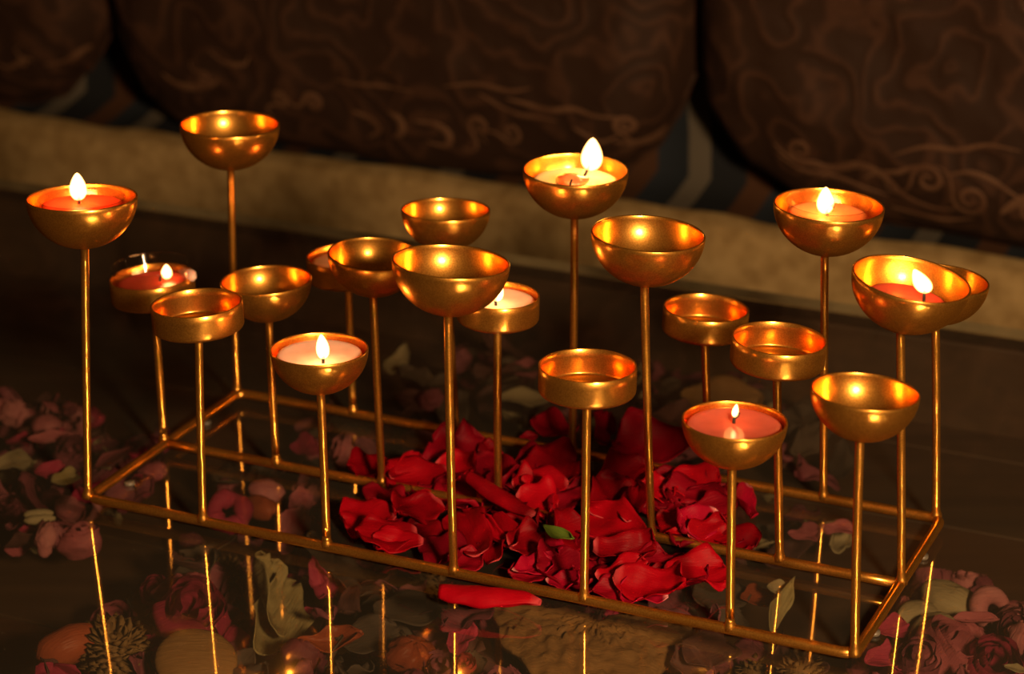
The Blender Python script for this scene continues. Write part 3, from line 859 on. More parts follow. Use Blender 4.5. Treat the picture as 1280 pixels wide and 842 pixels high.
# x1,y1 (base) x2,y2 (tip), width px, lift mm, colour, curl, cup, tilt, label
P = [
 (497, 648, 428, 652, 34, 4, 'R', .3, .2, .25, 'ruffled red petal at the left edge of the heap'),
 (492, 586, 440, 590, 30, 5, 'R', .4, .3, .3, 'red petal behind the middle rail by the third middle stem'),
 (484, 602, 518, 577, 13, 9, 'R', .5, .8, .5, 'narrow folded red petal right of the third middle stem'),
 (565, 596, 490, 606, 44, 5, 'R', .3, .3, .25, 'broad red petal just behind the middle rail, left of the tall front stem'),
 (545, 584, 590, 592, 40, 8, 'R', .4, .3, .35, 'red petal crossing behind the tall centre front stem'),
 (462, 612, 496, 636, 30, 3, 'D', .3, .3, .1, 'dark red petal below the middle rail near the left of the heap'),
 (548, 628, 500, 648, 36, 8, 'R', .5, .3, .3, 'red petal with a pale base beside the tall centre front stem'),
 (560, 672, 514, 660, 26, 4, 'R', .3, .2, .1, 'small red petal under the pale-based petal'),
 (518, 668, 452, 672, 32, 7, 'R', .4, .2, .3, 'wide red petal near the front rail at the left of the heap'),
 (512, 692, 456, 690, 24, 4, 'R', .5, .3, .35, 'folded red petal touching the front rail, lower left of the heap'),
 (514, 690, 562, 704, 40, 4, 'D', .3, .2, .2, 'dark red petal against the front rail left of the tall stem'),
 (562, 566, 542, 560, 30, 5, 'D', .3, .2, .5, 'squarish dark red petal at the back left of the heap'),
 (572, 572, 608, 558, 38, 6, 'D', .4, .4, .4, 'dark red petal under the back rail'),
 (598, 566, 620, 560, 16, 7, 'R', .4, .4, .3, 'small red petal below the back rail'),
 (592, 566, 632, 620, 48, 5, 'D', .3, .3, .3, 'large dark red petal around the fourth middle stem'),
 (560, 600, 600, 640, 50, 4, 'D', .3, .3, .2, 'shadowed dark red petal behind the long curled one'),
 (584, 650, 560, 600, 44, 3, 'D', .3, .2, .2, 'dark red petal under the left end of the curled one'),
 (605, 700, 578, 645, 46, 8, 'R', .3, .25, .5, 'upright red petal right of the tall centre front stem'),
 (624, 722, 612, 650, 42, 8, 'R', .5, .25, .5, 'tall creased red petal between the fourth and fifth front stems'),
 (646, 690, 622, 655, 34, 11, 'R', .6, .3, .4, 'red petal leaning over the creased one'),
 (628, 656, 668, 664, 26, 9, 'R', .4, .4, .3, 'crinkled red petal under the tip of the curled one'),
 (636, 688, 676, 678, 30, 9, 'R', .5, .4, .3, 'ruffled red petal in the front middle of the heap'),
 (642, 716, 684, 704, 26, 8, 'M', .3, .3, .3, 'bright red petal with pale corner near the front rail'),
 (668, 672, 698, 696, 24, 8, 'M', .4, .3, .3, 'pinkish red petal left of the green sepal'),
 (730, 705, 676, 716, 40, 5, 'D', .3, .3, .3, 'broad dark red petal left of the fifth front stem'),
 (674, 736, 714, 738, 24, 5, 'M', .4, .3, .3, 'bright red petal with a pale tip on the front rail'),
 (676, 726, 634, 728, 26, 3, 'D', .3, .2, .2, 'dark red petal lying by the front rail'),
 (600, 712, 574, 700, 26, 3, 'D', .3, .2, .2, 'dark red petal at the foot of the tall centre front stem'),
 (702, 586, 644, 586, 44, 6, 'D', .4, .3, .3, 'angular dark red petal in the back middle of the heap'),
 (656, 592, 716, 582, 40, 9, 'R', .4, .3, .35, 'red petal below the fourth back stem'),
 (640, 608, 668, 606, 26, 8, 'R', .4, .4, .4, 'bright red petal tip right of the fourth middle stem'),
 (712, 606, 658, 606, 30, 8, 'R', .4, .4, .3, 'folded red petal in the centre of the heap'),
 (646, 626, 694, 630, 34, 8, 'R', .3, .4, .4, 'bright red petal behind the broken stretch of middle rail'),
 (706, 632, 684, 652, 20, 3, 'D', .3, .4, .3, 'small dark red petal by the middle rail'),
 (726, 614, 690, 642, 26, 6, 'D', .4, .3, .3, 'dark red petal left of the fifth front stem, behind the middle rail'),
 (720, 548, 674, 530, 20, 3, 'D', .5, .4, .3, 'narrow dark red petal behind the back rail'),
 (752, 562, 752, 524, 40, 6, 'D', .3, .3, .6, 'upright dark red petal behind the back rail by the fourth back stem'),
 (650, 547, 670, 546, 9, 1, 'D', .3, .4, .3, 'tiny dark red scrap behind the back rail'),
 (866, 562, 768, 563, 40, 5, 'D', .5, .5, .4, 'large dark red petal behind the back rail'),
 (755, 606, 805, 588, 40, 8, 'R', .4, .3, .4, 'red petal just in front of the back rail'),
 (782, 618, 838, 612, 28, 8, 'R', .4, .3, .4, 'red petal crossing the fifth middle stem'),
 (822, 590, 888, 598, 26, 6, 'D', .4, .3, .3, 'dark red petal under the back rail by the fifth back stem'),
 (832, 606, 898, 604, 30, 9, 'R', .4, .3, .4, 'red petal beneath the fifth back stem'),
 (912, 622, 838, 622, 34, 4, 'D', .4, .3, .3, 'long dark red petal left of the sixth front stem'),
 (740, 648, 782, 616, 44, 8, 'R', .5, .3, .4, 'red petal right of the fifth front stem'),
 (778, 666, 792, 614, 36, 10, 'R', .5, .4, .4, 'upright red petal between the fifth front and middle stems'),
 (806, 684, 734, 640, 48, 10, 'R', .4, .35, .45, 'large bright red petal leaning on the fifth front stem'),
 (736, 668, 698, 672, 40, 6, 'R', .4, .3, .4, 'red petal behind the green sepal'),
 (742, 690, 814, 690, 30, 13, 'R', .5, .6, .5, 'bright curled red petal in front of the large one'),
 (822, 640, 852, 666, 28, 7, 'R', .3, .3, .4, 'triangular red petal right of the fifth middle stem'),
 (894, 646, 848, 666, 30, 10, 'M', .6, .4, .5, 'curled bright red petal with a pale tip near the sixth front stem'),
 (860, 672, 906, 664, 26, 8, 'R', .4, .4, .5, 'red petal folded behind the middle rail'),
 (862, 640, 918, 634, 26, 6, 'D', .4, .4, .3, 'dark red petal left of the sixth front stem, under the curled one'),
 (932, 606, 936, 644, 34, 6, 'M', .4, .4, .5, 'pinkish red petal right of the sixth front stem'),
 (898, 668, 940, 684, 28, 5, 'R', .3, .4, .3, 'red petal at the right edge of the heap'),
 (776, 708, 832, 700, 28, 7, 'D', .4, .4, .3, 'dark ruffled petal in front of the bright curled one'),
 (748, 724, 806, 712, 24, 9, 'R', .5, .4, .4, 'red petal with a glossy edge right of the fifth front stem'),
 (802, 722, 832, 712, 12, 8, 'R', .3, .4, .4, 'narrow red petal fold beside the dried ruffled petal'),
 (738, 742, 776, 740, 28, 5, 'D', .4, .3, .4, 'dark red petal at the foot of the fifth front stem'),
 (768, 730, 848, 746, 34, 10, 'R', .6, .4, .45, 'wide wavy red petal by the front rail right of the fifth stem'),
 (822, 760, 768, 754, 24, 5, 'M', .4, .3, .3, 'magenta petal with a pale base against the front rail'),
 (828, 722, 906, 720, 40, 5, 'R', .4, .4, .3, 'crinkled dried red petal at the right front of the heap'),
]
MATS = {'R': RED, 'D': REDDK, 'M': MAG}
petals = []
def red_petal(rec, seed, name='rose_petal', **kw):
    x1, y1, x2, y2, wpx, lift, c, curl, cup, tilt, label = rec
    z = GT+lift*mm*.55+.003
    a, b = at(x1, y1, z), at(x2, y2, z)
    L = (b-a).length*1.18
    d = Vector((x2-x1, y2-y1)); d.normalize(); pr = Vector((-d.y, d.x))
    cx, cy = (x1+x2)/2, (y1+y2)/2
    W = (at(cx+pr.x*wpx/2, cy+pr.y*wpx/2, z)-at(cx-pr.x*wpx/2, cy-pr.y*wpx/2, z)).length
    W = min(W*(1.10-.28*tilt), .036)
    if L > .042: L = .042
    me = mesh(name, *petal_mesh(L, W, curl, cup, kw.get('ruffle', .26), seed, kw.get('crumple', .20), shape=kw.get('shape', 2 if seed % 3 else 0)))
    o = obj(name, me, MATS[c])
    place(o, a, b, 0, tilt*.9, kw.get('pitch', 0), L)
    lo = PZ(o)
    target = GT+.0004+lift*mm*.30
    if lo < target: o.location.z += target-lo
    o.location.z = min(o.location.z, z+.004) if lo < target-.004 else o.location.z
    lo = PZ(o)
    if lo < GT+.0003: o.location.z += GT+.0003-lo
    if y1 > 560 or y2 > 560:                  # keep clear of the outer rails
        vv = [((o.matrix_basis @ q.co)-O0).dot(BX) for q in me.vertices]
        if min(vv) < .0035: o.location += BX*(.0035-min(vv))
        elif max(vv) > D_-.003 and max(vv) < D_+.02: o.location -= BX*(max(vv)-D_+.003)
    return tag(o, label, 'petal', 'fresh red rose petals in the stand')
for i, r in enumerate(P): red_petal(r, i+11)
# the long curled petal lying over the middle rail, and the one in front of the front rail
def curled_petal(x1, y1, x2, y2, wpx, z1, z2, label, tipm=RED, seed=3, roll=2.4, open_=.0):
    a, b = at(x1, y1, z1), at(x2, y2, z2)
    mid = (a+b)/2
    x = (b-a); L = x.length; x.normalize(); y = Vector((0, 0, 1)).cross(x).normalized(); zz = x.cross(y)
    R0 = wpx/FPX*a.length*.46
    R0 = wpx*1.05/FPX/2
    nt_, ns = 26, 19
    vs, uvs = [], []
    for i in range(nt_):
        t = i/(nt_-1)
        wr = R0*(math.sin(PI*min(1, .12+t*.80))**.55)*(1+.05*math.sin(t*9+seed))
        for j in range(ns):
            s = -1+2*j/(ns-1)
            an = s*roll*(1-.35*t*t) + .5
            r = wr*(1-.12*abs(s))
            p = x*((t-.5)*L*(1-.04*s*s)) + y*(math.sin(an)*r) - zz*(math.cos(an)*r*-1)
            p += zz*(.12*L*(t-.5)**2)
            p += noise.noise_vector(p*110+Vector((seed, 0, 0)))*.0011
            vs.append(p); uvs.append((1-t, .5+s/2))
    fs = [(i*ns+j, (i+1)*ns+j, (i+1)*ns+j+1, i*ns+j+1) for i in range(nt_-1) for j in range(ns-1)]
    me = mesh('rose_petal', vs, fs, uvs)
    mid.z += (GT+.0004) - (mid.z+min(v.z for v in vs)) if mid.z < GT+.009 else 0
    o = obj('rose_petal', me, tipm, loc=mid)
    m = o.modifiers.new('thickness', 'SOLIDIFY'); m.thickness = .0005; m.offset = 0
    return tag(o, label, 'petal', 'fresh red rose petals in the stand')
curled_petal(584, 598, 668, 652, 27, GT+.021, GT+.0105, 'long curled red petal draped over the middle rail of the stand', seed=2)
curled_petal(548, 746, 676, 759, 40, GT+.0052, GT+.0050, 'curled red petal with a pale tip in front of the front rail', seed=8, roll=2.05)
# filler petals deep in the heap
rnd = random.Random(4)
heap = [(470, 610), (560, 590), (640, 590), (760, 600), (880, 600), (920, 620), (925, 675), (830, 690), (870, 715), (800, 740), (700, 730), (600, 700), (500, 680), (450, 650)]
def inside(x, y, poly):
    c = False; n = len(poly)
    for i in range(n):
        x1, y1 = poly[i]; x2, y2 = poly[i-1]
        if (y1 > y) != (y2 > y) and x < (x2-x1)*(y-y1)/(y2-y1)+x1: c = not c
    return c
k = 0
while k < 46:
    x, y = rnd.uniform(440, 930), rnd.uniform(570, 750)
    if not inside(x, y, heap): continue
    if 845 < x < 900 and 672 < y < 712: continue
    a = rnd.uniform(0, 2*PI); l = rnd.uniform(26, 40)
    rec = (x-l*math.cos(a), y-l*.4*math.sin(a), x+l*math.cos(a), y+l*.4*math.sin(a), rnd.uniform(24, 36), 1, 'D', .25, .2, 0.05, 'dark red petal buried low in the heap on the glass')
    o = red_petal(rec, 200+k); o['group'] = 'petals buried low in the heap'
    k += 1
# green sepal
sep = obj('leaf', mesh('leaf', *petal_mesh(.0225, .0062, .5, .5, .1, 5, .06, shape=1)), GREEN)
a, b = at(676, 668, .012), at(722, 697, .009)
place(sep, a, b, 0, .5, 0, 1); sep.location.z += .006
tag(sep, 'small green sepal lying on the red petals left of the fifth front stem', 'leaf')

# ------------------------------------------------------------------ potpourri under the glass
def ico_like(nu, nv, fn):
    V = []
    for i in range(nu):
        for j in range(nv):
            V.append(fn(2*PI*i/nu, -PI/2+PI*j/(nv-1)))
    _, F, _ = grid(nu, nv, lambda i, j: 0, closeu=True)
    return V, F
def kernel(a, b, c, rough=.2, seed=0, crease=0):
    def f(u, v):
        p = Vector((math.cos(u)*math.cos(v)*a, math.sin(u)*math.cos(v)*b, math.sin(v)*c))
        s = 1+rough*noise.noise(p*(1.6/a)+Vector((seed, 0, 0)))+rough*.4*noise.noise(p*(5/a)+Vector((0, seed, 0)))
        if crease: s -= crease*abs(math.sin(3*u+2*noise.noise(p*200)))**8
        return p*s
    return ico_like(28, 16, f)
def rosebud(R, seed, n=8):
    rd = random.Random(seed); parts = []
    for k in range(n):
        a0 = k*2.4; rr = R*(.35+.65*(k/n)**.7); hh = R*1.5
        def f(i, j):
            u = i/9; v = j/9
            a = a0+(u-.5)*2.4
            r = rr*(.35+.75*math.sin(PI*min(.98, v*.72+.12)))*(1+.10*math.sin(5*u+k))
            z = hh*(v-.35)*(1-.25*k/n)
            r += rr*.30*max(0, v-.75)*4*(.5+.5*math.sin(u*PI))
            p = Vector((r*math.cos(a), r*math.sin(a), z))
            return p+noise.noise_vector(p*(2/R)+Vector((seed, 0, 0)))*R*.16
        vs, fs, _ = grid(10, 10, f)
        parts.append((vs, fs))
    return merge(parts)
def seedhead(R, seed, n=70):
    rd = random.Random(seed); parts = [kernel(R*.7, R*.7, R*.55, .1, seed)]
    for k in range(n):
        z = 1-1.4*(k+.5)/n; a = k*2.399; s = math.sqrt(max(0, 1-z*z))
        d = Vector((s*math.cos(a), s*math.sin(a), z*.8)).normalized()
        t = d.cross(Vector((0, 0, 1.01))).normalized(); b = d.cross(t)
        l, w = R*rd.uniform(.38, .55), R*rd.uniform(.12, .18)
        c = d*R*.6; curl = b*R*rd.uniform(-.18, .18)
        v = [c-t*w*.6, c+t*w*.6, c+d*l*.6+t*w+curl*.4, c+d*l*.6-t*w+curl*.4, c+d*l+curl, c+d*l*.5+b*w*.6]
        parts.append((v, [(0, 1, 2, 3), (3, 2, 4), (0, 3, 5), (1, 5, 2), (3, 4, 5), (2, 5, 4)]))
    return merge(parts)
def shell(a, b, c, seed, gape=.0):
    def f(u, v):
        p = Vector((math.cos(u)*math.cos(v)*a, math.sin(u)*math.cos(v)*b, math.sin(v)*c))
        return p*(1+.06*noise.noise(p*300+Vector((seed, 0, 0))))
    V, F = [], []
    nu, nv = 28, 9
    for s, k in ((1, 1.0), (-1, .93)):
        for i in range(nu):
            for j in range(nv):
                p = f(2*PI*i/nu, PI/2*j/(nv-1)); V.append(p*k)
    for i in range(nu):
        i2 = (i+1) % nu
        for j in range(nv-1):
            q = (i*nv+j, i2*nv+j, i2*nv+j+1, i*nv+j+1)
            F.append(q); F.append(tuple(reversed([x+nu*nv for x in q])))
        F.append((i2*nv, i*nv, i*nv+nu*nv, i2*nv+nu*nv))
    return V, F

def cmesh(name, vf, m):
    me = mesh(name, *vf); me.materials.append(m); return me
KINDS = {}
def variants(key, name, cat, make, m, n=4):
    KINDS[key] = (name, cat, [cmesh(name, make(s), m) for s in range(n)])
dp = lambda L, W, cr_, cu=.7, cup=.6: (lambda s: petal_mesh(L*(1+.1*s), W*(1-.06*s), cu+.15*s, cup, .3, s*7+3, cr_, nt_=13, ns=11, shape=(0, 2, 1, 2)[s % 4]))
variants('pink', 'dried_petal', 'dried petal', dp(.020, .015, .5), PINK, 5)
variants('mauve', 'dried_petal', 'dried petal', dp(.022, .016, .5), MAUVE, 5)
variants('crim', 'dried_petal', 'dried petal', dp(.018, .014, .45), CRIM, 4)
variants('grey', 'dried_leaf', 'dried leaf', dp(.024, .019, .22, .4, .3), GREY, 4)
variants('plum', 'dried_leaf', 'dried leaf', dp(.023, .018, .25, .5, .4), PLUM, 4)
variants('cream', 'dried_leaf', 'dried leaf', dp(.022, .011, .25, .6, .6), CREAM, 4)
variants('budp', 'dried_rosebud', 'dried flower', lambda s: rosebud(.0085, s+1), PINK, 3)
variants('budm', 'dried_rosebud', 'dried flower', lambda s: rosebud(.0090, s+5), MAUVE, 3)
variants('budc', 'dried_rosebud', 'dried flower', lambda s: rosebud(.0080, s+9), CRIM, 2)
variants('head', 'dried_seed_head', 'seed head', lambda s: seedhead(.0085, s+1, 60), BROWN, 3)
variants('nut', 'seed_kernel', 'seed', lambda s: kernel(.0075, .005, .0045, .25, s, .15), PINK, 3)
variants('nutd', 'seed_kernel', 'seed', lambda s: kernel(.008, .006, .005, .3, s+4, .15), MAUVE, 3)
variants('shell', 'seed_husk', 'seed husk', lambda s: shell(.010, .007, .0065, s), CREAM, 3)
COLN = {'pink': 'dusty pink crumpled dried petal', 'mauve': 'dark mauve crumpled dried petal', 'crim': 'crimson shrivelled dried petal', 'grey': 'grey brown dry leaf',
        'plum': 'plum brown curled dry leaf', 'cream': 'cream coloured narrow dry leaf', 'budp': 'dusty pink dried rosebud', 'budm': 'mauve brown dried rosebud', 'budc': 'crimson dried rosebud',
        'head': 'brown spiky dried seed head', 'nut': 'wrinkled pink dried berry', 'nutd': 'wrinkled dark mauve dried berry', 'shell': 'pale open seed husk'}
REG = [  # where, polygon, mix, count, heap height
 ('under the glass left of the stand', [(-40, 500), (40, 505), (95, 515), (140, 545), (205, 558), (200, 600), (150, 650), (110, 690), (40, 690), (-40, 680)],
  'pink pink mauve mauve crim cream budp budm nut nutd plum mauve budm crim'.split(), 105, .022),
 ('under the glass at the front left', [(40, 870), (70, 815), (150, 760), (190, 735), (235, 680), (300, 672), (300, 870)],
  'mauve crim budp grey nutd plum budm budc head pink grey'.split(), 62, .022),
 ('under the glass in front of the stand', [(300, 670), (380, 690), (560, 730), (700, 770), (900, 800), (1000, 830), (1010, 880), (300, 880)],
  'grey plum grey mauve budm plum nutd head plum mauve crim grey'.split(), 125, .022),
 ('under the glass inside the left half of the stand', [(262, 610), (330, 585), (360, 530), (430, 525), (560, 560), (560, 620), (440, 700), (300, 650)],
  'pink budp mauve budm plum grey nut grey plum grey'.split(), 60, .018),
 ('under the glass behind the stand', [(490, 450), (560, 432), (650, 440), (680, 470), (800, 460), (900, 470), (1000, 500), (1060, 560), (1050, 610), (900, 590), (700, 560), (560, 530), (480, 510)],
  'mauve plum grey nutd grey plum mauve cream grey budm grey'.split(), 95, .026),
 ('under the glass beneath the red petals', [(560, 560), (900, 600), (1060, 620), (1050, 680), (990, 770), (800, 790), (560, 740), (450, 690), (480, 600)],
  'plum grey mauve cream plum grey'.split(), 60, .012),
 ('under the glass at the right corner', [(1080, 880), (1085, 820), (1130, 775), (1150, 735), (1200, 730), (1250, 755), (1310, 780), (1310, 880)],
  'budp pink nut nutd budm mauve pink crim nut budp nut'.split(), 85, .026),
]
KEEP = [(338, 745, 62, 75), (748, 812, 112, 58), (86, 806, 45, 28), (142, 812, 48, 40), (245, 822, 55, 34), (235, 765, 50, 40), (514, 820, 42, 36),
        (286, 640, 28, 24), (334, 625, 32, 26), (1166, 785, 42, 36), (1190, 750, 40, 28), (1240, 762, 28, 24), (1238, 826, 40, 40), (1112, 786, 30, 26), (1102, 824, 30, 24),
        (48, 642, 28, 18), (12, 585, 30, 30), (65, 592, 34, 26), (972, 750, 28, 40), (462, 800, 30, 24), (655, 500, 44, 22), (900, 500, 70, 34)]
SPARSE = [(1020, 690), (1100, 660), (1180, 650), (1180, 700), (1060, 830), (1010, 800)]
for ri, (where, poly, kinds, cnt, hh) in enumerate(REG):
    rd = random.Random(30+ri)
    xs = [p[0] for p in poly]; ys = [p[1] for p in poly]
    k = tries = 0
    while k < cnt and tries < 5000:
        tries += 1
        x, y = rd.uniform(min(xs), max(xs)), rd.uniform(min(ys), max(ys))
        if not inside(x, y, poly): continue
        over = any(((x-a)/c)**2+((y-b)/d)**2 < 1 for a, b, c, d in KEEP)
        kd = kinds[k % len(kinds)]
        name, cat, ms = KINDS[kd]
        me = ms[rd.randrange(len(ms))]
        lay = rd.random() if not over else rd.random()*.12-.2
        z = TZ+.010+hh*lay
        o = bpy.data.objects.new(name, me); C.objects.link(o)
        o.location = at(x, y, z)
        o.rotation_euler = (rd.uniform(-.8, .8), rd.uniform(-.8, .8), rd.uniform(0, 2*PI))
        s = rd.uniform(.85, 1.35); o.scale = (s, s, s)
        hi = max((o.matrix_basis @ v.co).z for v in me.vertices)
        if hi > GT-.010: o.location.z -= hi-(GT-.010)
        lo = min((o.matrix_basis @ v.co).z for v in me.vertices)
        if lo < TZ+.0005: o.location.z += TZ+.0005-lo
        tag(o, COLN[kd]+' '+where, cat, COLN[kd]+'s '+where)
        k += 1

# pieces that stand out one by one
def hero(name, cat, label, vf, m, x, y, z, rot, scale=1):
    me = mesh(name, *vf) if len(vf) == 3 else mesh(name, *vf)
    o = obj(name, me, m, loc=at(x, y, z), rot=rot); o.scale = (scale,)*3
    hi = max((o.matrix_basis @ v.co).z for v in me.vertices)
    if hi > GT-.0075: o.location.z -= hi-(GT-.0075)
    return tag(o, label, cat)
HZ = -.026
# papery leaf: three big folded blades of one dry leaf
def papery(seed):
    parts = []; uv = []
    V1_, F1, U1_ = petal_mesh(.060, .030, .25, .5, .35, seed, .12, nt_=26, ns=21, shape=2)
    V2, F2, U2 = petal_mesh(.050, .024, .5, .7, .4, seed+3, .15, nt_=24, ns=19, shape=2)
    R1 = Matrix.Rotation(.55, 3, 'Z') @ Matrix.Rotation(.35, 3, 'X')
    V2 = [R1 @ v + Vector((.002, .009, .004)) for v in V2]
    V, F = merge([(V1_, F1), (V2, F2)])
    return V, F, U1_+U2
hero('papery_leaf', 'dried leaf', 'large olive cream papery dried leaf under the glass between the second and third front stems', papery(6), OLIVE, 338, 752, HZ, (.75, .0, 1.40), 1.12)
def slice_mesh():
    n, m_ = 60, 26; V = []
    for i in range(n):
        a = PI*(.93+1.08*i/(n-1)) 
        for j in range(m_):
            r = .004+.042*j/(m_-1)
            r2 = r*(1+.05*math.sin(3*a)+.03*math.sin(11*a))
            p = Vector((r2*math.cos(a)*1.05, r2*math.sin(a)*1.0, 0))
            h = .0045*(1-(j/(m_-1))**4)
            q = noise.noise(Vector((a*26, r*120, 0)))*.0022+noise.noise(Vector((a*9, r*420, 5)))*.0016
            # ridges run across
            q += .0030*abs(noise.noise(Vector((a*5, r*700, 2))))
            p.z = h+q*min(1, j/4)
            V.append(p)
    F = [(i*m_+j, i*m_+j+1, (i+1)*m_+j+1, (i+1)*m_+j) for i in range(n-1) for j in range(m_-1)]
    o = len(V)
    V2 = [Vector((p.x, p.y, -.002)) for p in V]
    F2 = [tuple(reversed([k+o for k in f])) for f in F]
    rim = [j for j in range(m_)]+[i*m_+m_-1 for i in range(1, n)]+[(n-1)*m_+j for j in range(m_-2, -1, -1)]+[i*m_ for i in range(n-2, 0, -1)]
    F3 = [(b, a, a+o, b+o) for a, b in zip(rim, rim[1:]+rim[:1])]
    return V+V2, F+F2+F3
hero('dried_mushroom_slice', 'dried slice', 'broad tan ridged dried slice under the glass in front of the fifth front stem', slice_mesh(), TAN, 748, 778, HZ, (.15, 0, -.1), 1.0)
hero('rosehip_pod', 'seed pod', 'orange red rosehip pod under the glass at the lower left', kernel(.0165, .0085, .009, .10, 3), RUST, 86, 806, HZ, (.1, -.2, .5))
hero('dried_seed_head', 'seed head', 'brown shaggy dried flower head under the glass at the lower left', seedhead(.016, 11, 150), BROWN, 142, 812, -.030, (.3, .1, 0))
hero('dried_slice', 'dried slice', 'smooth tan round dried slice at the bottom left under the glass', kernel(.019, .017, .006, .05, 3), TAN, 245, 826, HZ, (.5, .1, .2))
hero('dried_flower', 'dried flower', 'magenta and pink curled dried flower under the glass right of the lower left seed head', rosebud(.017, 21, 9), CRIM, 235, 770, -.028, (.6, .2, .3))
hero('dried_flower', 'dried flower', 'small pink knobbly dried flower under the glass left of the papery leaf', kernel(.013, .010, .008, .45, 5, .3), PINK, 232, 738, -.028, (.2, .2, .3))
hero('striped_bud', 'dried bud', 'pink ribbed dried bud under the glass in front of the tall centre stem', kernel(.0125, .0110, .009, .10, 9, .28), RUST, 514, 820, HZ, (.3, .2, .6))
hero('dried_petal', 'dried petal', 'rusty red dried petal under the glass by the foot of the third front stem', petal_mesh(.030, .017, .5, .5, .3, 12, .25), RUST, 410, 800, HZ, (.35, 0, .1))
hero('tiny_dried_blossom', 'dried flower', 'tiny bright red blossom at the bottom edge of the glass', rosebud(.0052, 2, 6), RED, 580, 830, HZ+.004, (.6, .1, 0))
hero('ring_shaped_pod', 'seed pod', 'pink ring shaped dried pod under the glass beside the second front stem', tube([(math.cos(a)*.0075, math.sin(a)*.0075, .001*math.sin(3*a)) for a in [2*PI*k/24 for k in range(24)]], [.0046+.0009*math.sin(k) for k in range(24)], 14, closed=True), CRIM, 286, 640, HZ, (.75, .2, 0))
hero('dried_bean', 'dried seed', 'pale pink rounded dried seed under the glass inside the front left of the stand', kernel(.0098, .0070, .006, .10, 2), PINK, 334, 614, HZ, (.2, .3, .1))
hero('dried_bean', 'dried seed', 'rusty orange dried seed under the glass below the pale pink rounded one', kernel(.0100, .0065, .006, .15, 4), RUST, 326, 634, HZ-.004, (.1, .2, -.4))
hero('dried_petal', 'dried petal', 'upright raspberry pink dried petal under the glass behind the third front stem', petal_mesh(.022, .017, .5, .6, .3, 9, .3), CRIM, 378, 560, HZ, (.9, .2, .8))
hero('dried_petal', 'dried petal', 'raspberry pink dried petal under the glass left of the third front stem', petal_mesh(.020, .016, .5, .6, .3, 19, .3), PINK, 372, 630, HZ, (.6, .1, 1.2))
hero('seed_husk', 'seed husk', 'pale plump seed husk at the right corner, crossed by a stem reflection', kernel(.0118, .0092, .0085, .06, 2), CREAM, 1166, 790, HZ, (.1, -.3, .5))
hero('seed_husk', 'seed husk', 'pale curved husk half open behind the plump one at the right corner', shell(.0145, .0085, .0080, 6), CREAM, 1146, 772, HZ-.004, (.9, .3, .7))
hero('seed_husk', 'seed husk', 'large wrinkled pale husk at the right corner, topmost of the heap', kernel(.0150, .0105, .0085, .18, 7), CREAM, 1190, 752, HZ-.002, (.2, .2, -.4))
hero('curled_pod', 'seed pod', 'pink curled dried pod at the right edge of the heap near the picture edge', tube([(math.cos(a)*.0072, math.sin(a)*.0072, 0) for a in [.2+k*.2 for k in range(20)]], [.003+.0018*math.sin(PI*k/19) for k in range(20)], 12), PINK, 1240, 762, HZ, (.9, .1, .4))
hero('dried_petal', 'dried petal', 'long pale pink rolled petal right of the plump husk', petal_mesh(.022, .008, .3, 1.0, .2, 31, .12, shape=1), PINK, 1218, 776, HZ+.002, (.2, 0, -.1))
hero('dried_petal', 'dried petal', 'bright crimson dried petal just right of the right front corner of the stand', petal_mesh(.020, .016, .3, .4, .2, 41, .2), CRIM, 1112, 786, HZ, (.6, .1, .5))
hero('dried_petal', 'dried petal', 'frilled crimson dried petal at the bottom edge near the right front corner', petal_mesh(.020, .018, .4, .5, .4, 43, .3), CRIM, 1102, 824, HZ, (.5, .1, .2))
hero('dried_rosebud', 'dried flower', 'large pink dried rosebud in the bottom right corner', rosebud(.013, 44, 9), CRIM, 1238, 832, -.030, (.7, 0, .2))
hero('dried_flower', 'dried flower', 'spreading brownish pink dried flower left of the large rosebud in the bottom right corner', rosebud(.017, 46, 14), PINK, 1180, 828, -.032, (.5, .2, .8))
hero('dried_petal', 'dried petal', 'small pale pointed petal at the right picture edge by the large rosebud', petal_mesh(.012, .005, .2, .5, .1, 47, .1, shape=1), CREAM, 1268, 836, HZ+.006, (.2, 0, -.6))
hero('seed_husk', 'seed husk', 'pale finger like split husk under the glass left of the stand', merge([kernel(.0078, .0024, .0026, .08, 3), ([v+Vector((.0004, -.0045, -.0006)) for v in kernel(.0080, .0026, .0026, .08, 8)[0]], kernel(.0080, .0026, .0026, .08, 8)[1])]), CREAM, 48, 642, HZ+.004, (.1, 0, .2))
hero('dried_leaf', 'dried leaf', 'pale yellow folded leaf at the far left picture edge', petal_mesh(.026, .016, .5, .7, .3, 51, .2), CREAM, 12, 580, HZ+.002, (.7, .2, .6))
hero('dried_leaf', 'dried leaf', 'olive yellow curled leaf under the glass left of the front left corner', petal_mesh(.020, .013, .7, .7, .3, 52, .2), OLIVE, 76, 600, HZ+.002, (.6, .2, 1.0))
hero('dried_petal', 'dried petal', 'magenta folded petal under the glass left of the leftmost stem', petal_mesh(.020, .014, .7, .6, .2, 53, .2), CRIM, 60, 590, HZ+.003, (.7, .2, .7))
hero('dried_petal', 'dried petal', 'long pale pink petal under the glass just right of the leftmost stem', petal_mesh(.026, .008, .3, .6, .2, 54, .15, shape=1), PINK, 140, 574, HZ+.003, (.5, -.2, .7))
hero('dried_petal', 'dried petal', 'long pale pink petal under the glass left of the leftmost stem', petal_mesh(.024, .008, .3, .6, .2, 55, .15, shape=1), PINK, 62, 548, HZ+.003, (.4, 0, .35))
hero('seed_kernel', 'seed', 'round pale pink kernel at the top of the left heap', kernel(.0088, .0075, .006, .1, 6), PINK, 58, 532, HZ, (.2, 0, 0))
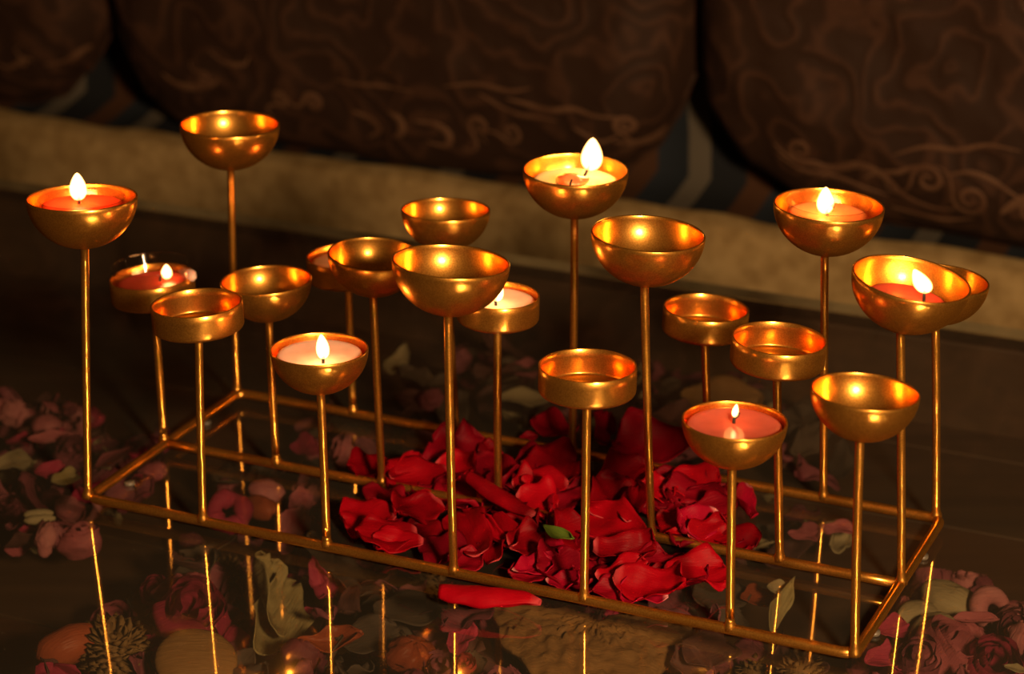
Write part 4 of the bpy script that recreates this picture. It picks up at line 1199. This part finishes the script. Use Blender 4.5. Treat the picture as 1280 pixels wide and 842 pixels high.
hero('dried_leaf', 'dried leaf', 'pale yellow green leaf standing under the glass between the sixth and seventh front stems', petal_mesh(.034, .010, .4, .6, .2, 56, .15, shape=1), OLIVE, 972, 758, HZ, (.9, -.5, 1.1))
hero('dried_leaf', 'dried leaf', 'small pale leaf tip above the standing yellow green leaf', petal_mesh(.013, .008, .6, .6, .2, 57, .15, shape=1), CREAM, 972, 736, HZ+.004, (.5, .2, .3))
hero('dried_petal', 'dried petal', 'rust pink dried petal under the glass right of the sixth front stem', petal_mesh(.022, .018, .3, .4, .2, 58, .2), RUST, 945, 748, HZ-.006, (.4, .2, .5))
hero('dried_leaf', 'dried leaf', 'flat dusky beige leaf under the glass in front of the third front stem', petal_mesh(.036, .030, .2, .2, .1, 59, .08, shape=2), GREY, 462, 800, HZ-.006, (.3, .1, .8))
hero('dried_leaf', 'dried leaf', 'flat grey brown leaf under the glass left of the curled red petal', petal_mesh(.034, .028, .2, .2, .1, 60, .08, shape=2), GREY, 505, 764, HZ-.004, (.2, .1, .2))
hero('dried_leaf', 'dried leaf', 'large dusky leaf under the glass left of the sixth front stem', petal_mesh(.034, .030, .2, .25, .1, 61, .08, shape=2), GREY, 895, 745, HZ-.004, (.3, .1, .9))
hero('dried_leaf', 'dried leaf', 'broad plum leaf at the bottom edge in front of the sixth front stem', petal_mesh(.034, .026, .3, .4, .1, 62, .1, shape=2), PLUM, 880, 818, HZ, (.4, .1, .9))
hero('dried_leaf', 'dried leaf', 'pale beige broad leaf under the glass behind the back rail near the sixth back stem', petal_mesh(.050, .040, .2, .25, .1, 63, .08, shape=2), TAN, 900, 500, HZ-.004, (.25, .1, .2))
hero('dried_leaf', 'dried leaf', 'pale yellow leaf under the glass between the fourth and fifth back stems', petal_mesh(.036, .016, .2, .4, .2, 64, .1, shape=1), CREAM, 655, 500, HZ-.006, (.3, .1, .2))
hero('dried_petal', 'dried petal', 'pale pink round petal under the glass left of the fifth front cup', petal_mesh(.018, .016, .4, .5, .2, 65, .15, shape=2), PINK, 655, 463, HZ, (.5, .1, .2))
hero('dried_petal', 'dried petal', 'pink curled petal under the glass near the sixth back stem', petal_mesh(.024, .012, .5, .5, .3, 66, .25), PINK, 1042, 662, HZ, (.5, .1, .4))
hero('dried_petal', 'dried petal', 'pink petal under the glass right of the red heap', petal_mesh(.018, .014, .5, .5, .3, 67, .25), PINK, 1005, 668, HZ, (.4, .1, .2))

# ------------------------------------------------------------------ light
w = bpy.data.worlds.new('world'); bpy.context.scene.world = w; w.use_nodes = True
w.node_tree.nodes['Background'].inputs[0].default_value = (1, .42, .12, 1)
w.node_tree.nodes['Background'].inputs[1].default_value = .03
def area(name, loc, target, size, energy, color):
    l = bpy.data.lights.new(name, 'AREA'); l.shape = 'DISK'; l.size = size; l.energy = energy; l.color = color
    o = bpy.data.objects.new(name, l); C.objects.link(o); o.location = loc
    o.rotation_euler = (Vector(target)-Vector(loc)).to_track_quat('-Z', 'Y').to_euler()
    return o
area('lamp', (.36, .02, .53), (0, 1.05, .08), .14, 22.0, (1, .65, .33))

vs_ = bpy.context.scene.view_settings
vs_.view_transform = 'Standard'; vs_.look = 'None'; vs_.exposure = 0; vs_.gamma = 1; vs_.use_curve_mapping = False
cy = bpy.context.scene.cycles
cy.caustics_reflective = True; cy.sample_clamp_indirect = 0; cy.blur_glossy = .15
cy.transparent_max_bounces = 16; cy.max_bounces = 10; cy.glossy_bounces = 6
